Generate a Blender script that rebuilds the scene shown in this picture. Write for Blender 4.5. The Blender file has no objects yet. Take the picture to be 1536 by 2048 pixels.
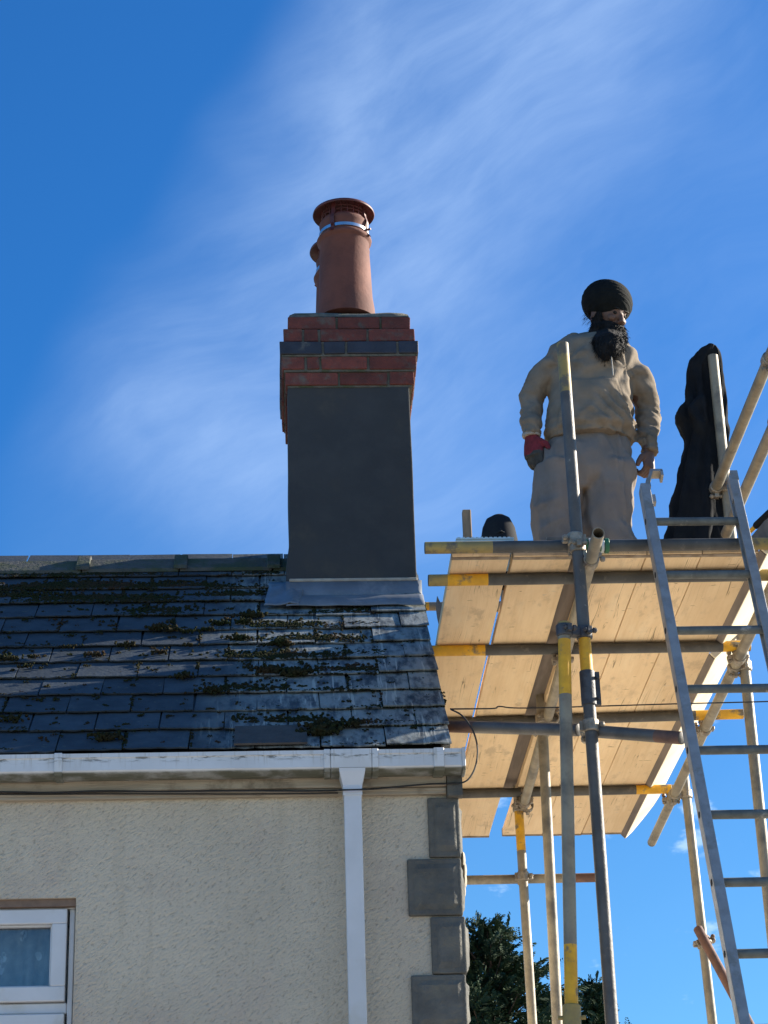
import bpy, bmesh, math, random
from mathutils import Vector, Matrix, noise, Euler
import numpy as np
rnd = random.Random(7)
S = bpy.context.scene
COL = S.collection
V3 = Vector
EYE = 1.6

# ------------------------------------------------------------------ camera
F_PX = 4400.0
PITCH, YAW, ROLL = math.radians(24.5), math.radians(3.06), math.radians(-1.8)
fw = V3((math.sin(YAW)*math.cos(PITCH), math.cos(YAW)*math.cos(PITCH), math.sin(PITCH)))
r0 = V3((math.cos(YAW), -math.sin(YAW), 0)); u0 = r0.cross(fw)
rt = math.cos(ROLL)*r0 + math.sin(ROLL)*u0
up = -math.sin(ROLL)*r0 + math.cos(ROLL)*u0
cam_d = bpy.data.cameras.new('camera')
cam_d.sensor_fit = 'VERTICAL'; cam_d.sensor_height = 36.0
cam_d.lens = 36.0*F_PX/2048.0
cam_d.clip_start = 0.05; cam_d.clip_end = 5000
cam = bpy.data.objects.new('camera', cam_d); COL.objects.link(cam)
m = Matrix((rt, up, -fw)).transposed().to_4x4(); m.translation = V3((0, 0, EYE))
cam.matrix_world = m
S.camera = cam

# ------------------------------------------------------------------ sky, sun, exposure
SUN_AZ, SUN_EL = math.radians(18.5), math.radians(23.5)   # from +x turned towards +y
sun_dir = V3((math.cos(SUN_EL)*math.cos(SUN_AZ), math.cos(SUN_EL)*math.sin(SUN_AZ), math.sin(SUN_EL)))
W = bpy.data.worlds.new('World'); S.world = W; W.use_nodes = True

class NT:
    """small helper to write node trees"""
    def __init__(self, tree): self.t = tree; self.n = tree.nodes; self.l = tree.links
    def node(self, typ, **kw):
        nd = self.n.new(typ)
        for k, v in kw.items(): setattr(nd, k, v)
        return nd
    def put(self, sock, v):
        if hasattr(v, 'is_output'): self.l.new(v, sock)
        else: sock.default_value = v
    def math(self, op, a, b=None, c=None, clamp=False):
        nd = self.node('ShaderNodeMath', operation=op, use_clamp=clamp)
        for i, v in enumerate((a, b, c)):
            if v is not None: self.put(nd.inputs[i], v)
        return nd.outputs[0]
    def mix(self, f, a, b, blend='MIX'):
        nd = self.node('ShaderNodeMix', data_type='RGBA', blend_type=blend)
        self.put(nd.inputs[0], f)
        for s, v in ((nd.inputs[6], a), (nd.inputs[7], b)):
            if not hasattr(v, 'is_output') and len(v) == 3: v = (*v, 1)
            self.put(s, v)
        return nd.outputs[2]
    def ramp(self, f, lo, hi, a=0.0, b=1.0, smooth=True):
        nd = self.node('ShaderNodeMapRange', interpolation_type='SMOOTHSTEP' if smooth else 'LINEAR')
        self.put(nd.inputs[0], f); nd.inputs[1].default_value = lo; nd.inputs[2].default_value = hi
        nd.inputs[3].default_value = a; nd.inputs[4].default_value = b
        return nd.outputs[0]
    def noise(self, vec, scale, detail=4, rough=.55, dist=0.0):
        nd = self.node('ShaderNodeTexNoise'); self.put(nd.inputs['Vector'], vec)
        nd.inputs['Scale'].default_value = scale; nd.inputs['Detail'].default_value = detail
        nd.inputs['Roughness'].default_value = rough; nd.inputs['Distortion'].default_value = dist
        return nd.outputs[0]
    def voronoi(self, vec, scale, feature='F1', rand=1.0):
        nd = self.node('ShaderNodeTexVoronoi', feature=feature); self.put(nd.inputs['Vector'], vec)
        nd.inputs['Scale'].default_value = scale; nd.inputs['Randomness'].default_value = rand
        return nd.outputs[0]
    def mapping(self, vec, scale=(1, 1, 1), rot=(0, 0, 0), loc=(0, 0, 0)):
        nd = self.node('ShaderNodeMapping'); self.put(nd.inputs[0], vec)
        nd.inputs[1].default_value = loc; nd.inputs[2].default_value = rot; nd.inputs[3].default_value = scale
        return nd.outputs[0]
    def turn_stretch(self, vec, rot, scale, loc=(0, 0, 0)):
        return self.mapping(self.mapping(vec, rot=rot, loc=loc), scale=scale)
    def xyz(self, x, y, z):
        nd = self.node('ShaderNodeCombineXYZ')
        for i, v in enumerate((x, y, z)): self.put(nd.inputs[i], v)
        return nd.outputs[0]
    def sep(self, v):
        nd = self.node('ShaderNodeSeparateXYZ'); self.put(nd.inputs[0], v); return nd.outputs

def build_sky():
    T = NT(W.node_tree)
    bg = W.node_tree.nodes['Background']
    sky = T.node('ShaderNodeTexSky', sky_type='NISHITA')
    sky.sun_disc = False; sky.sun_elevation = SUN_EL
    sky.sun_rotation = math.atan2(sun_dir.x, sun_dir.y)
    sky.altitude = 200; sky.air_density = 1.0; sky.dust_density = 0.3; sky.ozone_density = 2.2
    # thin cirrus: a veil over this part of the sky, drawn out in streaks, in azimuth / elevation
    tc = T.node('ShaderNodeTexCoord').outputs['Generated']
    x, y, z = T.sep(tc)
    az = T.math('ARCTAN2', x, y); el = T.math('ARCSINE', z)
    tint = T.mix(T.ramp(el, .16, .50), (0.50, 0.97, 1.32), (0.22, 0.81, 1.43))
    base = T.mix(1.0, sky.outputs[0], tint, 'MULTIPLY')
    # in units of about 0.23 rad
    U = T.math('MULTIPLY', T.math('SUBTRACT', az, 0.0534), 4.0)
    Vv = T.math('MULTIPLY', T.math('SUBTRACT', el, 0.4276), 4.4)
    p = T.xyz(U, Vv, T.math('MULTIPLY', T.math('SINE', T.math('MULTIPLY', az, .5)), 0.3))
    w1 = T.noise(p, 1.6, 2, .45); w2 = T.noise(T.mapping(p, loc=(5, 3, 1)), 1.6, 2, .45)
    Uw = T.math('ADD', U, T.math('MULTIPLY', T.math('SUBTRACT', w1, .5), .50))
    Vw = T.math('ADD', Vv, T.math('MULTIPLY', T.math('SUBTRACT', w2, .5), .22))
    # distance from the left edge of the veil
    d = T.math('ADD', T.math('MULTIPLY', T.math('ADD', Uw, .56), .88), T.math('MULTIPLY', T.math('SUBTRACT', .20, Vw), .475))
    d2 = T.math('SUBTRACT', T.math('MULTIPLY', T.math('ADD', Uw, .62), .37), T.math('MULTIPLY', T.math('SUBTRACT', .236, Vw), .93))
    edge = T.math('MULTIPLY', T.ramp(d, -.15, .20), T.ramp(d2, -.26, .06, .30, 1.0))
    fade = T.ramp(d, .42, .95, 1.0, .28)
    pw = T.xyz(Uw, Vw, 0.0)
    st = T.noise(T.turn_stretch(pw, (0, 0, math.radians(-27)), (.9, 3.6, 1)), 2.0, 8, .66)
    st2 = T.noise(T.turn_stretch(pw, (0, 0, math.radians(-52)), (1.1, 2.8, 1), (2, 9, 0)), 1.6, 8, .60)
    puff = T.noise(T.mapping(pw, loc=(7.3, 1, 0)), 1.7, 4, .5)
    s = T.ramp(T.math('ADD', T.math('MULTIPLY', st, .62), T.math('MULTIPLY', st2, .38)), .32, .74)
    veil = T.math('ADD', T.math('ADD', T.math('MULTIPLY', s, .52), .30), T.math('MULTIPLY', T.ramp(puff, .28, .70), .40))
    dens = T.math('MULTIPLY', T.math('MULTIPLY', edge, fade), veil)
    dens = T.math('MULTIPLY', dens, T.ramp(el, .17, .36, .22, 1.0))
    # small fair-weather puffs low down
    pp = T.noise(T.mapping(p, scale=(1, 1.7, 1), loc=(3.1, 4.4, 2)), 7.5, 5, .55)
    low = T.math('MULTIPLY', T.ramp(pp, .605, .72), T.ramp(el, .31, .36, 1.0, 0.0))
    dens = T.math('ADD', T.math('MULTIPLY', dens, .31), T.math('MULTIPLY', low, .46), clamp=True)
    col = T.mix(dens, base, (6.4, 8.2, 10.6))
    T.l.new(col, bg.inputs[0])
    bg.inputs[1].default_value = 0.050
build_sky()

sl = bpy.data.lights.new('sun', 'SUN'); sl.energy = 5.0; sl.angle = math.radians(0.53); sl.color = (1.0, 0.90, 0.76)
so = bpy.data.objects.new('sun', sl); COL.objects.link(so)
so.rotation_euler = sun_dir.to_track_quat('Z', 'Y').to_euler(); so.location = (20, 10, 15)
S.view_settings.view_transform = 'Standard'; S.view_settings.look = 'None'
S.view_settings.exposure = 1.48; S.view_settings.gamma = 1.0
S.cycles.max_bounces = 8; S.cycles.diffuse_bounces = 5

# ------------------------------------------------------------------ pixels to positions
def ray(px, py): return fw + rt*((px-768)/F_PX) - up*((py-1024)/F_PX)
def P(px, py, Y=None, H=None, X=None):
    d = ray(px, py)
    k = Y/d.y if Y is not None else (H/d.z if H is not None else X/d.x)
    return d*k + V3((0, 0, EYE))
def proj(p):
    q = p - V3((0, 0, EYE)); z = q.dot(fw)
    return 768+F_PX*q.dot(rt)/z, 1024-F_PX*q.dot(up)/z
def tpx(p0, p1, val, ax):
    a, b = 0.0, 1.0
    s = proj(p1)[ax] > proj(p0)[ax]
    for _ in range(40):
        c = (a+b)/2
        if (proj(p0.lerp(p1, c))[ax] < val) == s: a = c
        else: b = c
    return (a+b)/2
def hz(h): return h + EYE

# ------------------------------------------------------------------ materials
MATS = {}
def material(name, c1, c2=None, rough=.8, scale=8, detail=5, lo=.35, hi=.65, bump=0.0, bscale=None, metal=0.0,
             stretch=(1, 1, 1), dirt=None, dirt_scale=3, dirt_lo=.5, dirt_hi=.75, rand=0.0, spec=.5, coords='Object', extra=None):
    mt = bpy.data.materials.new(name); mt.use_nodes = True
    T = NT(mt.node_tree); b = mt.node_tree.nodes['Principled BSDF']
    tc = T.node('ShaderNodeTexCoord').outputs[coords]
    if coords == 'Object':
        # neighbouring copies should not share a pattern
        oi = T.node('ShaderNodeObjectInfo')
        ofs = T.node('ShaderNodeVectorMath', operation='SCALE'); ofs.inputs[0].default_value = (13.1, 7.7, 9.3)
        T.l.new(oi.outputs['Random'], ofs.inputs['Scale'])
        ad = T.node('ShaderNodeVectorMath', operation='ADD'); T.l.new(tc, ad.inputs[0]); T.l.new(ofs.outputs[0], ad.inputs[1])
        tc = ad.outputs[0]
    vec = T.mapping(tc, scale=stretch)
    n = T.noise(vec, scale, detail, .6)
    col = T.mix(T.ramp(n, lo, hi), c1, c2 or tuple(.7*q for q in c1))
    if dirt:
        dn = T.noise(tc, dirt_scale, 6, .65)
        col = T.mix(T.ramp(dn, dirt_lo, dirt_hi), col, dirt)
    if rand:
        oi = T.node('ShaderNodeObjectInfo')
        hs = T.node('ShaderNodeHueSaturation')
        T.put(hs.inputs['Color'], col); T.put(hs.inputs['Value'], T.ramp(oi.outputs['Random'], 0, 1, 1-rand, 1+rand, False))
        col = hs.outputs[0]
    h = n
    if extra: col, h = extra(T, tc, col, n)
    T.put(b.inputs['Base Color'], col)
    T.put(b.inputs['Roughness'], T.ramp(n, 0, 1, max(.05, rough-.08), min(1, rough+.08), False))
    b.inputs['Metallic'].default_value = metal
    b.inputs['Specular IOR Level'].default_value = spec
    if bump:
        bp = T.node('ShaderNodeBump'); bp.inputs['Strength'].default_value = min(1, bump); bp.inputs['Distance'].default_value = .01
        hh = T.noise(vec, bscale, 5, .6) if bscale else h
        T.l.new(hh, bp.inputs['Height']); T.l.new(bp.outputs[0], b.inputs['Normal'])
    MATS[name] = mt
    return mt

def x_wall(T, tc, col, n):
    # roughcast: lumps thrown on and trowelled once, dark crevices between
    v = T.turn_stretch(tc, (0, math.radians(42), 0), (.72, 1, 1.45))
    a = T.noise(v, 76, 3, .58, .3); b2 = T.noise(v, 170, 3, .6); c3 = T.noise(tc, 17, 3, .5)
    h = T.math('ADD', T.math('ADD', T.math('MULTIPLY', a, .80), T.math('MULTIPLY', b2, .22)), T.math('MULTIPLY', c3, .22))
    crev = T.ramp(T.math('ADD', T.math('MULTIPLY', a, .8), T.math('MULTIPLY', b2, .3)), .40, .50, 0.72, 1.0)
    rgb = T.node('ShaderNodeVectorMath', operation='SCALE'); T.l.new(col, rgb.inputs[0]); T.l.new(crev, rgb.inputs['Scale'])
    # rain streaks under the eaves and by the pipe
    sv = T.noise(T.mapping(tc, scale=(9, 9, .8)), 2.0, 4, .6)
    c = T.mix(T.ramp(sv, .50, .74, 0, .24), rgb.outputs[0], (.38, .325, .235))
    return c, h
material('render_wall', (.60, .525, .405), (.52, .455, .35), .95, 1.6, bump=1.0, extra=x_wall, dirt=(.50, .42, .335), dirt_scale=2.2)
MATS['render_wall'].node_tree.nodes['Bump'].inputs['Distance'].default_value = .013
material('gable_wall', (.55, .50, .42), (.48, .44, .37), .95, 20, bump=.8, bscale=60)
material('quoin_stone', (.128, .126, .112), (.090, .090, .082), .92, 9, bump=.9, bscale=48, dirt=(.155, .145, .115), dirt_scale=7, dirt_lo=.48, dirt_hi=.75, rand=.10)

def x_slate(T, tc, col, n):
    g = T.node('ShaderNodeNewGeometry').outputs['Position']
    gx, gy, gz = T.sep(g)
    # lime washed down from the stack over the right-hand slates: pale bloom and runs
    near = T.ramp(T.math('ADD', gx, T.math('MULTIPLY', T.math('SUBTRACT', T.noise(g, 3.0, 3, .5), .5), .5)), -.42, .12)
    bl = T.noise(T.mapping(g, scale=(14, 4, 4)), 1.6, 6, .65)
    c = T.mix(T.math('MULTIPLY', near, T.ramp(bl, .34, .60, 0, .92)), col, (.27, .295, .285))  # bloom colour also lightened to stand in for the sunlit patch
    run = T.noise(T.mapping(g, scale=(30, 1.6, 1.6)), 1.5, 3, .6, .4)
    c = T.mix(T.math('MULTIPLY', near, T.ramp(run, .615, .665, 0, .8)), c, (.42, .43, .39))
    li = T.noise(g, 26, 4, .6)
    c = T.mix(T.ramp(li, .63, .70, 0, .5), c, (.13, .135, .10))
    return c, n
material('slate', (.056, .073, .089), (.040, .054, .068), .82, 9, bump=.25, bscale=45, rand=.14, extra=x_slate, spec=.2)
material('slate_brown', (.075, .066, .058), (.055, .048, .043), .8, 12, bump=.3, bscale=70)
material('ridge_clay', (.085, .085, .075), (.058, .062, .055), .9, 14, bump=.5, bscale=50, dirt=(.045, .060, .030), dirt_scale=8, dirt_lo=.42, dirt_hi=.6)
material('felt', (.03, .03, .03), rough=1)
material('moss', (.024, .032, .013), (.038, .034, .019), 1.0, 14, bump=.9, bscale=160, dirt=(.060, .040, .026), dirt_scale=5, dirt_lo=.50, dirt_hi=.66, spec=.05)
material('lead', (.20, .225, .255), (.15, .17, .195), .5, 7, bump=.25, bscale=18, metal=.25, dirt=(.30, .30, .30), dirt_scale=9)
material('stack_render', (.046, .049, .051), (.034, .038, .042), .95, 6, lo=.30, hi=.70, bump=.35, bscale=38, dirt=(.062, .060, .054), dirt_scale=3.0, dirt_lo=.48, dirt_hi=.72)
material('mortar', (.150, .145, .120), (.095, .096, .080), .98, 22, bump=.7, bscale=90, dirt=(.07, .085, .045), dirt_scale=7, dirt_lo=.5, dirt_hi=.65)
material('pale_mortar', (.44, .40, .33), (.36, .32, .26), .98, 22, bump=.5, bscale=90)
material('brick_red', (.175, .046, .034), (.115, .036, .029), .92, 13, bump=.8, bscale=60, dirt=(.11, .088, .074), dirt_scale=11, dirt_lo=.50, dirt_hi=.68, rand=.24)
material('brick_blue', (.026, .030, .044), (.020, .022, .032), .6, 12, bump=.35, bscale=60, dirt=(.12, .12, .10), dirt_scale=10, dirt_lo=.6, dirt_hi=.75, rand=.12)
material('terracotta', (.150, .050, .031), (.105, .036, .025), .82, 6, bump=.18, bscale=60, dirt=(.10, .046, .034), dirt_scale=5, dirt_lo=.5, dirt_hi=.8)
material('cowl_red', (.105, .020, .018), (.070, .015, .014), .55, 14, bump=.1, bscale=60, dirt=(.05, .022, .018), dirt_scale=9)
material('band_steel', (.62, .63, .64), (.5, .51, .52), .32, 18, metal=1.0)
material('upvc', (.62, .625, .63), (.57, .575, .575), .4, 4, dirt=(.50, .49, .45), dirt_scale=5, dirt_lo=.50, dirt_hi=.75)
def x_gutter(T, tc, col, n):
    g = T.node('ShaderNodeNewGeometry').outputs['Position']
    gx, gy, gz = T.sep(g)
    a = T.noise(T.mapping(g, scale=(7, 7, 40)), 2.4, 7, .7)
    band = T.math('MULTIPLY', T.ramp(gz, hz(2.630), hz(2.652)), T.ramp(gz, hz(2.652), hz(2.660), 1, 0))
    m1 = T.math('MULTIPLY', band, T.ramp(a, .50, .60, 0, .9))
    dr = T.noise(T.mapping(g, scale=(70, 70, 3)), 1.3, 3, .6)
    m2 = T.math('MULTIPLY', T.ramp(dr, .52, .68, 0, .45), T.ramp(gz, hz(2.60), hz(2.65)))
    # algae that grows on the underside
    und = T.math('MULTIPLY', T.ramp(gz, hz(2.597), hz(2.604), 1, 0), T.ramp(T.noise(g, 9, 5, .6), .3, .55, .55, .95))
    c = T.mix(m1, col, (.10, .10, .08)); c = T.mix(m2, c, (.38, .36, .30)); c = T.mix(und, c, (.075, .078, .048))
    return c, n
material('gutter_white', (.62, .635, .64), (.55, .56, .56), .4, 4, extra=x_gutter)
material('fascia_wood', (.42, .36, .27), (.31, .26, .19), .9, 4, bump=.5, bscale=26, stretch=(.5, 6, 9), dirt=(.16, .13, .09), dirt_scale=5, dirt_lo=.52, dirt_hi=.72)
material('reveal_brown', (.24, .165, .12), (.17, .12, .09), .95, 12, bump=.4)
material('cable_black', (.014, .014, .014), rough=.6)
def x_tube(T, tc, col, n):
    g = T.node('ShaderNodeNewGeometry').outputs['Position']
    sp = T.noise(g, 38, 5, .65)
    c = T.mix(T.ramp(sp, .60, .70, 0, .6), col, (.20, .155, .11))
    st = T.noise(g, 7, 5, .6)
    c = T.mix(T.ramp(st, .50, .70, 0, .75), c, (.095, .085, .070))
    sm = T.noise(T.mapping(g, loc=(4, 1, 6)), 12, 5, .7)
    c = T.mix(T.ramp(sm, .66, .74, 0, .7), c, (.42, .40, .34))
    return c, sp
def x_speckle(T, tc, col, n):
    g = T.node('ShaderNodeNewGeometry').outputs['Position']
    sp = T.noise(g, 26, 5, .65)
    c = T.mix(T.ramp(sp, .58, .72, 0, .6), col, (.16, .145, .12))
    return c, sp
material('tube_steel', (.29, .25, .175), (.205, .175, .128), .55, 9, bump=.2, metal=.15, extra=x_tube)
material('tube_dark', (.105, .100, .093), (.068, .066, .063), .55, 9, bump=.25, metal=.08, extra=x_tube)
material('tube_transom', (.088, .086, .078), (.058, .057, .053), .6, 9, bump=.2, metal=.1, extra=x_speckle)  # darker steel with brownish speckles, for the cross tubes
material('tube_rust', (.17, .085, .055), (.10, .055, .042), .75, 10, bump=.25, bscale=60)
material('tube_yellow', (.74, .39, .014), (.58, .30, .018), .6, 15, bump=.12, bscale=50, dirt=(.16, .13, .085), dirt_scale=13, dirt_lo=.52, dirt_hi=.66)
material('tube_olive', (.33, .24, .070), (.25, .19, .070), .6, 15, bump=.12, bscale=50, dirt=(.12, .105, .075), dirt_scale=13, dirt_lo=.5, dirt_hi=.64)
material('coupler_steel', (.34, .30, .24), (.20, .17, .13), .55, 30, bump=.35, bscale=90, metal=.5, dirt=(.16, .085, .05), dirt_scale=18)
material('coupler_dark', (.085, .088, .095), (.055, .055, .06), .6, 30, bump=.3, bscale=90, metal=.4)
def x_board(T, tc, col, n):
    w = T.noise(T.mapping(tc, scale=(1.5, .7, 1)), 3, 2, .5)
    tw = T.node('ShaderNodeVectorMath', operation='ADD'); T.l.new(tc, tw.inputs[0]); T.l.new(T.xyz(T.math('MULTIPLY', w, .035), 0.0, 0.0), tw.inputs[1])
    gr = T.noise(T.mapping(tw.outputs[0], scale=(60, .6, 20)), 1.6, 5, .6)
    c = T.mix(T.ramp(gr, .44, .78, 0, .20), col, (.50, .33, .165))
    blot = T.noise(T.mapping(tc, scale=(7, 2.6, 5)), 2.0, 6, .7)
    c = T.mix(T.ramp(blot, .52, .74, 0, .50), c, (.46, .34, .215))
    pale = T.noise(T.mapping(tc, scale=(5, .8, 5), loc=(8, 2, 4)), 2.0, 5, .6)
    c = T.mix(T.ramp(pale, .55, .75, 0, .5), c, (.84, .69, .46))
    kn = T.noise(T.mapping(tc, scale=(9, 30, 5), loc=(3, 1, 2)), 1.5, 3, .5)
    c = T.mix(T.ramp(kn, .70, .73, 0, .75), c, (.14, .08, .04))
    sp = T.noise(T.mapping(tc, loc=(2, 7, 3)), 16, 5, .7)
    c = T.mix(T.ramp(sp, .64, .70, 0, .55), c, (.48, .42, .34))
    dk = T.noise(T.mapping(tc, scale=(2.5, 1, 2), loc=(1, 4, 8)), 3.2, 5, .65)
    c = T.mix(T.ramp(dk, .58, .70, 0, .40), c, (.27, .20, .14))
    ck = T.noise(T.mapping(tw.outputs[0], scale=(30, .45, 20), loc=(5, 5, 1)), 1.4, 2, .5)
    ck = T.math('MULTIPLY', T.ramp(T.math('ABSOLUTE', T.math('SUBTRACT', ck, .52)), .002, .008, 1, 0), T.ramp(T.noise(tc, 2.2, 2, .5), .50, .58))
    c = T.mix(T.math('MULTIPLY', ck, .75), c, (.10, .06, .03))
    return c, gr
material('board_wood', (.80, .605, .365), (.73, .535, .31), .9, 2, bump=.18, stretch=(6, 1, 3), extra=x_board, rand=.07)
material('board_pale', (.86, .76, .56), (.80, .69, .49), .9, 3, bump=.15, stretch=(3, .6, 3), rand=.03, dirt=(.70, .58, .40), dirt_scale=4)
material('board_grey', (.20, .165, .14), (.14, .12, .105), .95, 3, bump=.2, stretch=(8, .8, 5))
material('hoop_iron', (.30, .25, .19), (.20, .15, .10), .6, 20, metal=.5, bump=.2)
material('aluminium', (.34, .34, .33), (.27, .27, .265), .45, 16, metal=.35, bump=.12, bscale=60, dirt=(.24, .23, .20), dirt_scale=11, dirt_lo=.5, dirt_hi=.66)
material('rung_grime', (.13, .14, .13), (.09, .098, .092), .6, 22, metal=.25, bump=.12, dirt=(.34, .33, .29), dirt_scale=9, dirt_lo=.6, dirt_hi=.72)
material('black_hole', (.006, .006, .006), rough=1)
material('post_wood', (.30, .21, .135), (.22, .155, .10), .9, 5, bump=.3, stretch=(6, 6, 1))
def x_cloth(dirtc):
    def f(T, tc, col, n):
        g = T.node('ShaderNodeNewGeometry').outputs['Position']
        a = T.noise(g, 6, 6, .65); b2 = T.noise(T.mapping(g, scale=(3, 3, 1)), 5, 4, .6)
        c = T.mix(T.ramp(a, .46, .70, 0, .65), col, dirtc)
        c = T.mix(T.ramp(b2, .60, .78, 0, .40), c, (.27, .235, .185))
        f2 = T.noise(T.mapping(g, scale=(1, 1, .8)), 13, 2, .45, .5)
        fine = T.noise(g, 300, 2, .5)
        return c, T.math('ADD', f2, T.math('MULTIPLY', fine, .10))
    return f
material('hoodie_cloth', (.232, .194, .150), (.196, .163, .125), .95, 9, bump=.42, extra=x_cloth((.13, .104, .075)), spec=.15)
material('trouser_cloth', (.215, .186, .165), (.190, .164, .145), .95, 7, bump=.40, extra=x_cloth((.145, .118, .098)), spec=.15)
for q in ('hoodie_cloth', 'trouser_cloth'): MATS[q].node_tree.nodes['Bump'].inputs['Distance'].default_value = .022
material('drawstring', (.42, .39, .34), rough=.9)
material('skin', (.135, .070, .046), (.105, .056, .038), .6, 12, bump=.15, bscale=120)
material('hair_black', (.007, .007, .007), (.011, .010, .009), .75, 60, bump=.8, bscale=130, spec=.3)
material('turban_black', (.005, .007, .008), (.009, .011, .011), .9, 30, bump=.25, bscale=110, spec=.15)
material('glove_red', (.19, .018, .028), (.13, .015, .022), .9, 50, bump=.4)
material('glove_dark', (.045, .048, .045), (.03, .03, .03), .8, 30, bump=.3)
material('boot_leather', (.14, .09, .05), (.09, .06, .035), .8, 14, bump=.3)
material('black_cloth', (.009, .011, .014), (.014, .016, .019), .95, 8, bump=.8, bscale=14, spec=.1)
material('black_rubber', (.012, .014, .018), (.018, .02, .022), .85, 12, bump=.1, spec=.15)
material('tray_blue', (.45, .60, .68), (.38, .52, .60), .5, 20, bump=.2)
material('strap_green', (.02, .10, .045), (.03, .16, .07), .6, 20)
material('strap_white', (.7, .74, .7), rough=.6)
material('curtain_net', (.80, .84, .88), (.6, .64, .7), .95, 20)
material('room_dark', (.10, .10, .11), rough=1)
material('needle_green', (.040, .070, .030), (.020, .042, .022), .8, 3, rand=.0, spec=.2)
material('bark', (.09, .06, .04), (.06, .04, .03), .95, 14, bump=.6)
def x_ground(T, tc, col, n):
    g = T.node('ShaderNodeNewGeometry').outputs['Position']
    a = T.noise(g, .12, 4, .6); gx, gy, gz = T.sep(g)
    far = T.math('MULTIPLY', T.ramp(a, .45, .60), T.ramp(T.math('ABSOLUTE', T.math('SUBTRACT', gy, 8)), 12, 24))
    return T.mix(far, col, (.06, .10, .035)), n
material('ground_paving', (.42, .385, .335), (.37, .335, .29), .95, 1.5, bump=.3, bscale=12, extra=x_ground)

def glass_mat():
    mt = bpy.data.materials.new('window_glass'); mt.use_nodes = True
    T = NT(mt.node_tree); nt = mt.node_tree
    for nd in list(nt.nodes):
        if nd.type == 'BSDF_PRINCIPLED': nt.nodes.remove(nd)
    out = nt.nodes['Material Output']
    tr = T.node('ShaderNodeBsdfTransparent'); tr.inputs[0].default_value = (.82, .88, .90, 1)
    gl = T.node('ShaderNodeBsdfGlossy'); gl.inputs['Roughness'].default_value = .02; gl.inputs[0].default_value = (.95, .97, 1, 1)
    fr = T.node('ShaderNodeFresnel'); fr.inputs[0].default_value = 1.52
    f = T.math('ADD', T.math('MULTIPLY', fr.outputs[0], 1.2), .02, clamp=True)
    mx = T.node('ShaderNodeMixShader'); T.l.new(f, mx.inputs[0]); T.l.new(tr.outputs[0], mx.inputs[1]); T.l.new(gl.outputs[0], mx.inputs[2])
    T.l.new(mx.outputs[0], out.inputs[0]); MATS['window_glass'] = mt
glass_mat()
def net_mat():
    mt = MATS['curtain_net']; T = NT(mt.node_tree); nt = mt.node_tree
    b = nt.nodes['Principled BSDF']; out = nt.nodes['Material Output']
    tc = T.node('ShaderNodeTexCoord').outputs['Object']
    v = T.voronoi(T.mapping(tc, scale=(1, .01, .75)), 15, 'F1')
    fl = T.ramp(T.math('ABSOLUTE', T.math('SUBTRACT', v, .22)), .03, .10, 1, 0); nz = T.noise(tc, 22, 4, .6)
    a = T.math('ADD', T.math('MULTIPLY', fl, T.ramp(nz, .40, .55, .0, .85)), .58, clamp=True)
    T.l.new(a, b.inputs['Alpha'])
net_mat()
def leaf_mat():
    mt = MATS['needle_green']; b = mt.node_tree.nodes['Principled BSDF']
    b.inputs['Transmission Weight'].default_value = 0
leaf_mat()

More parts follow.
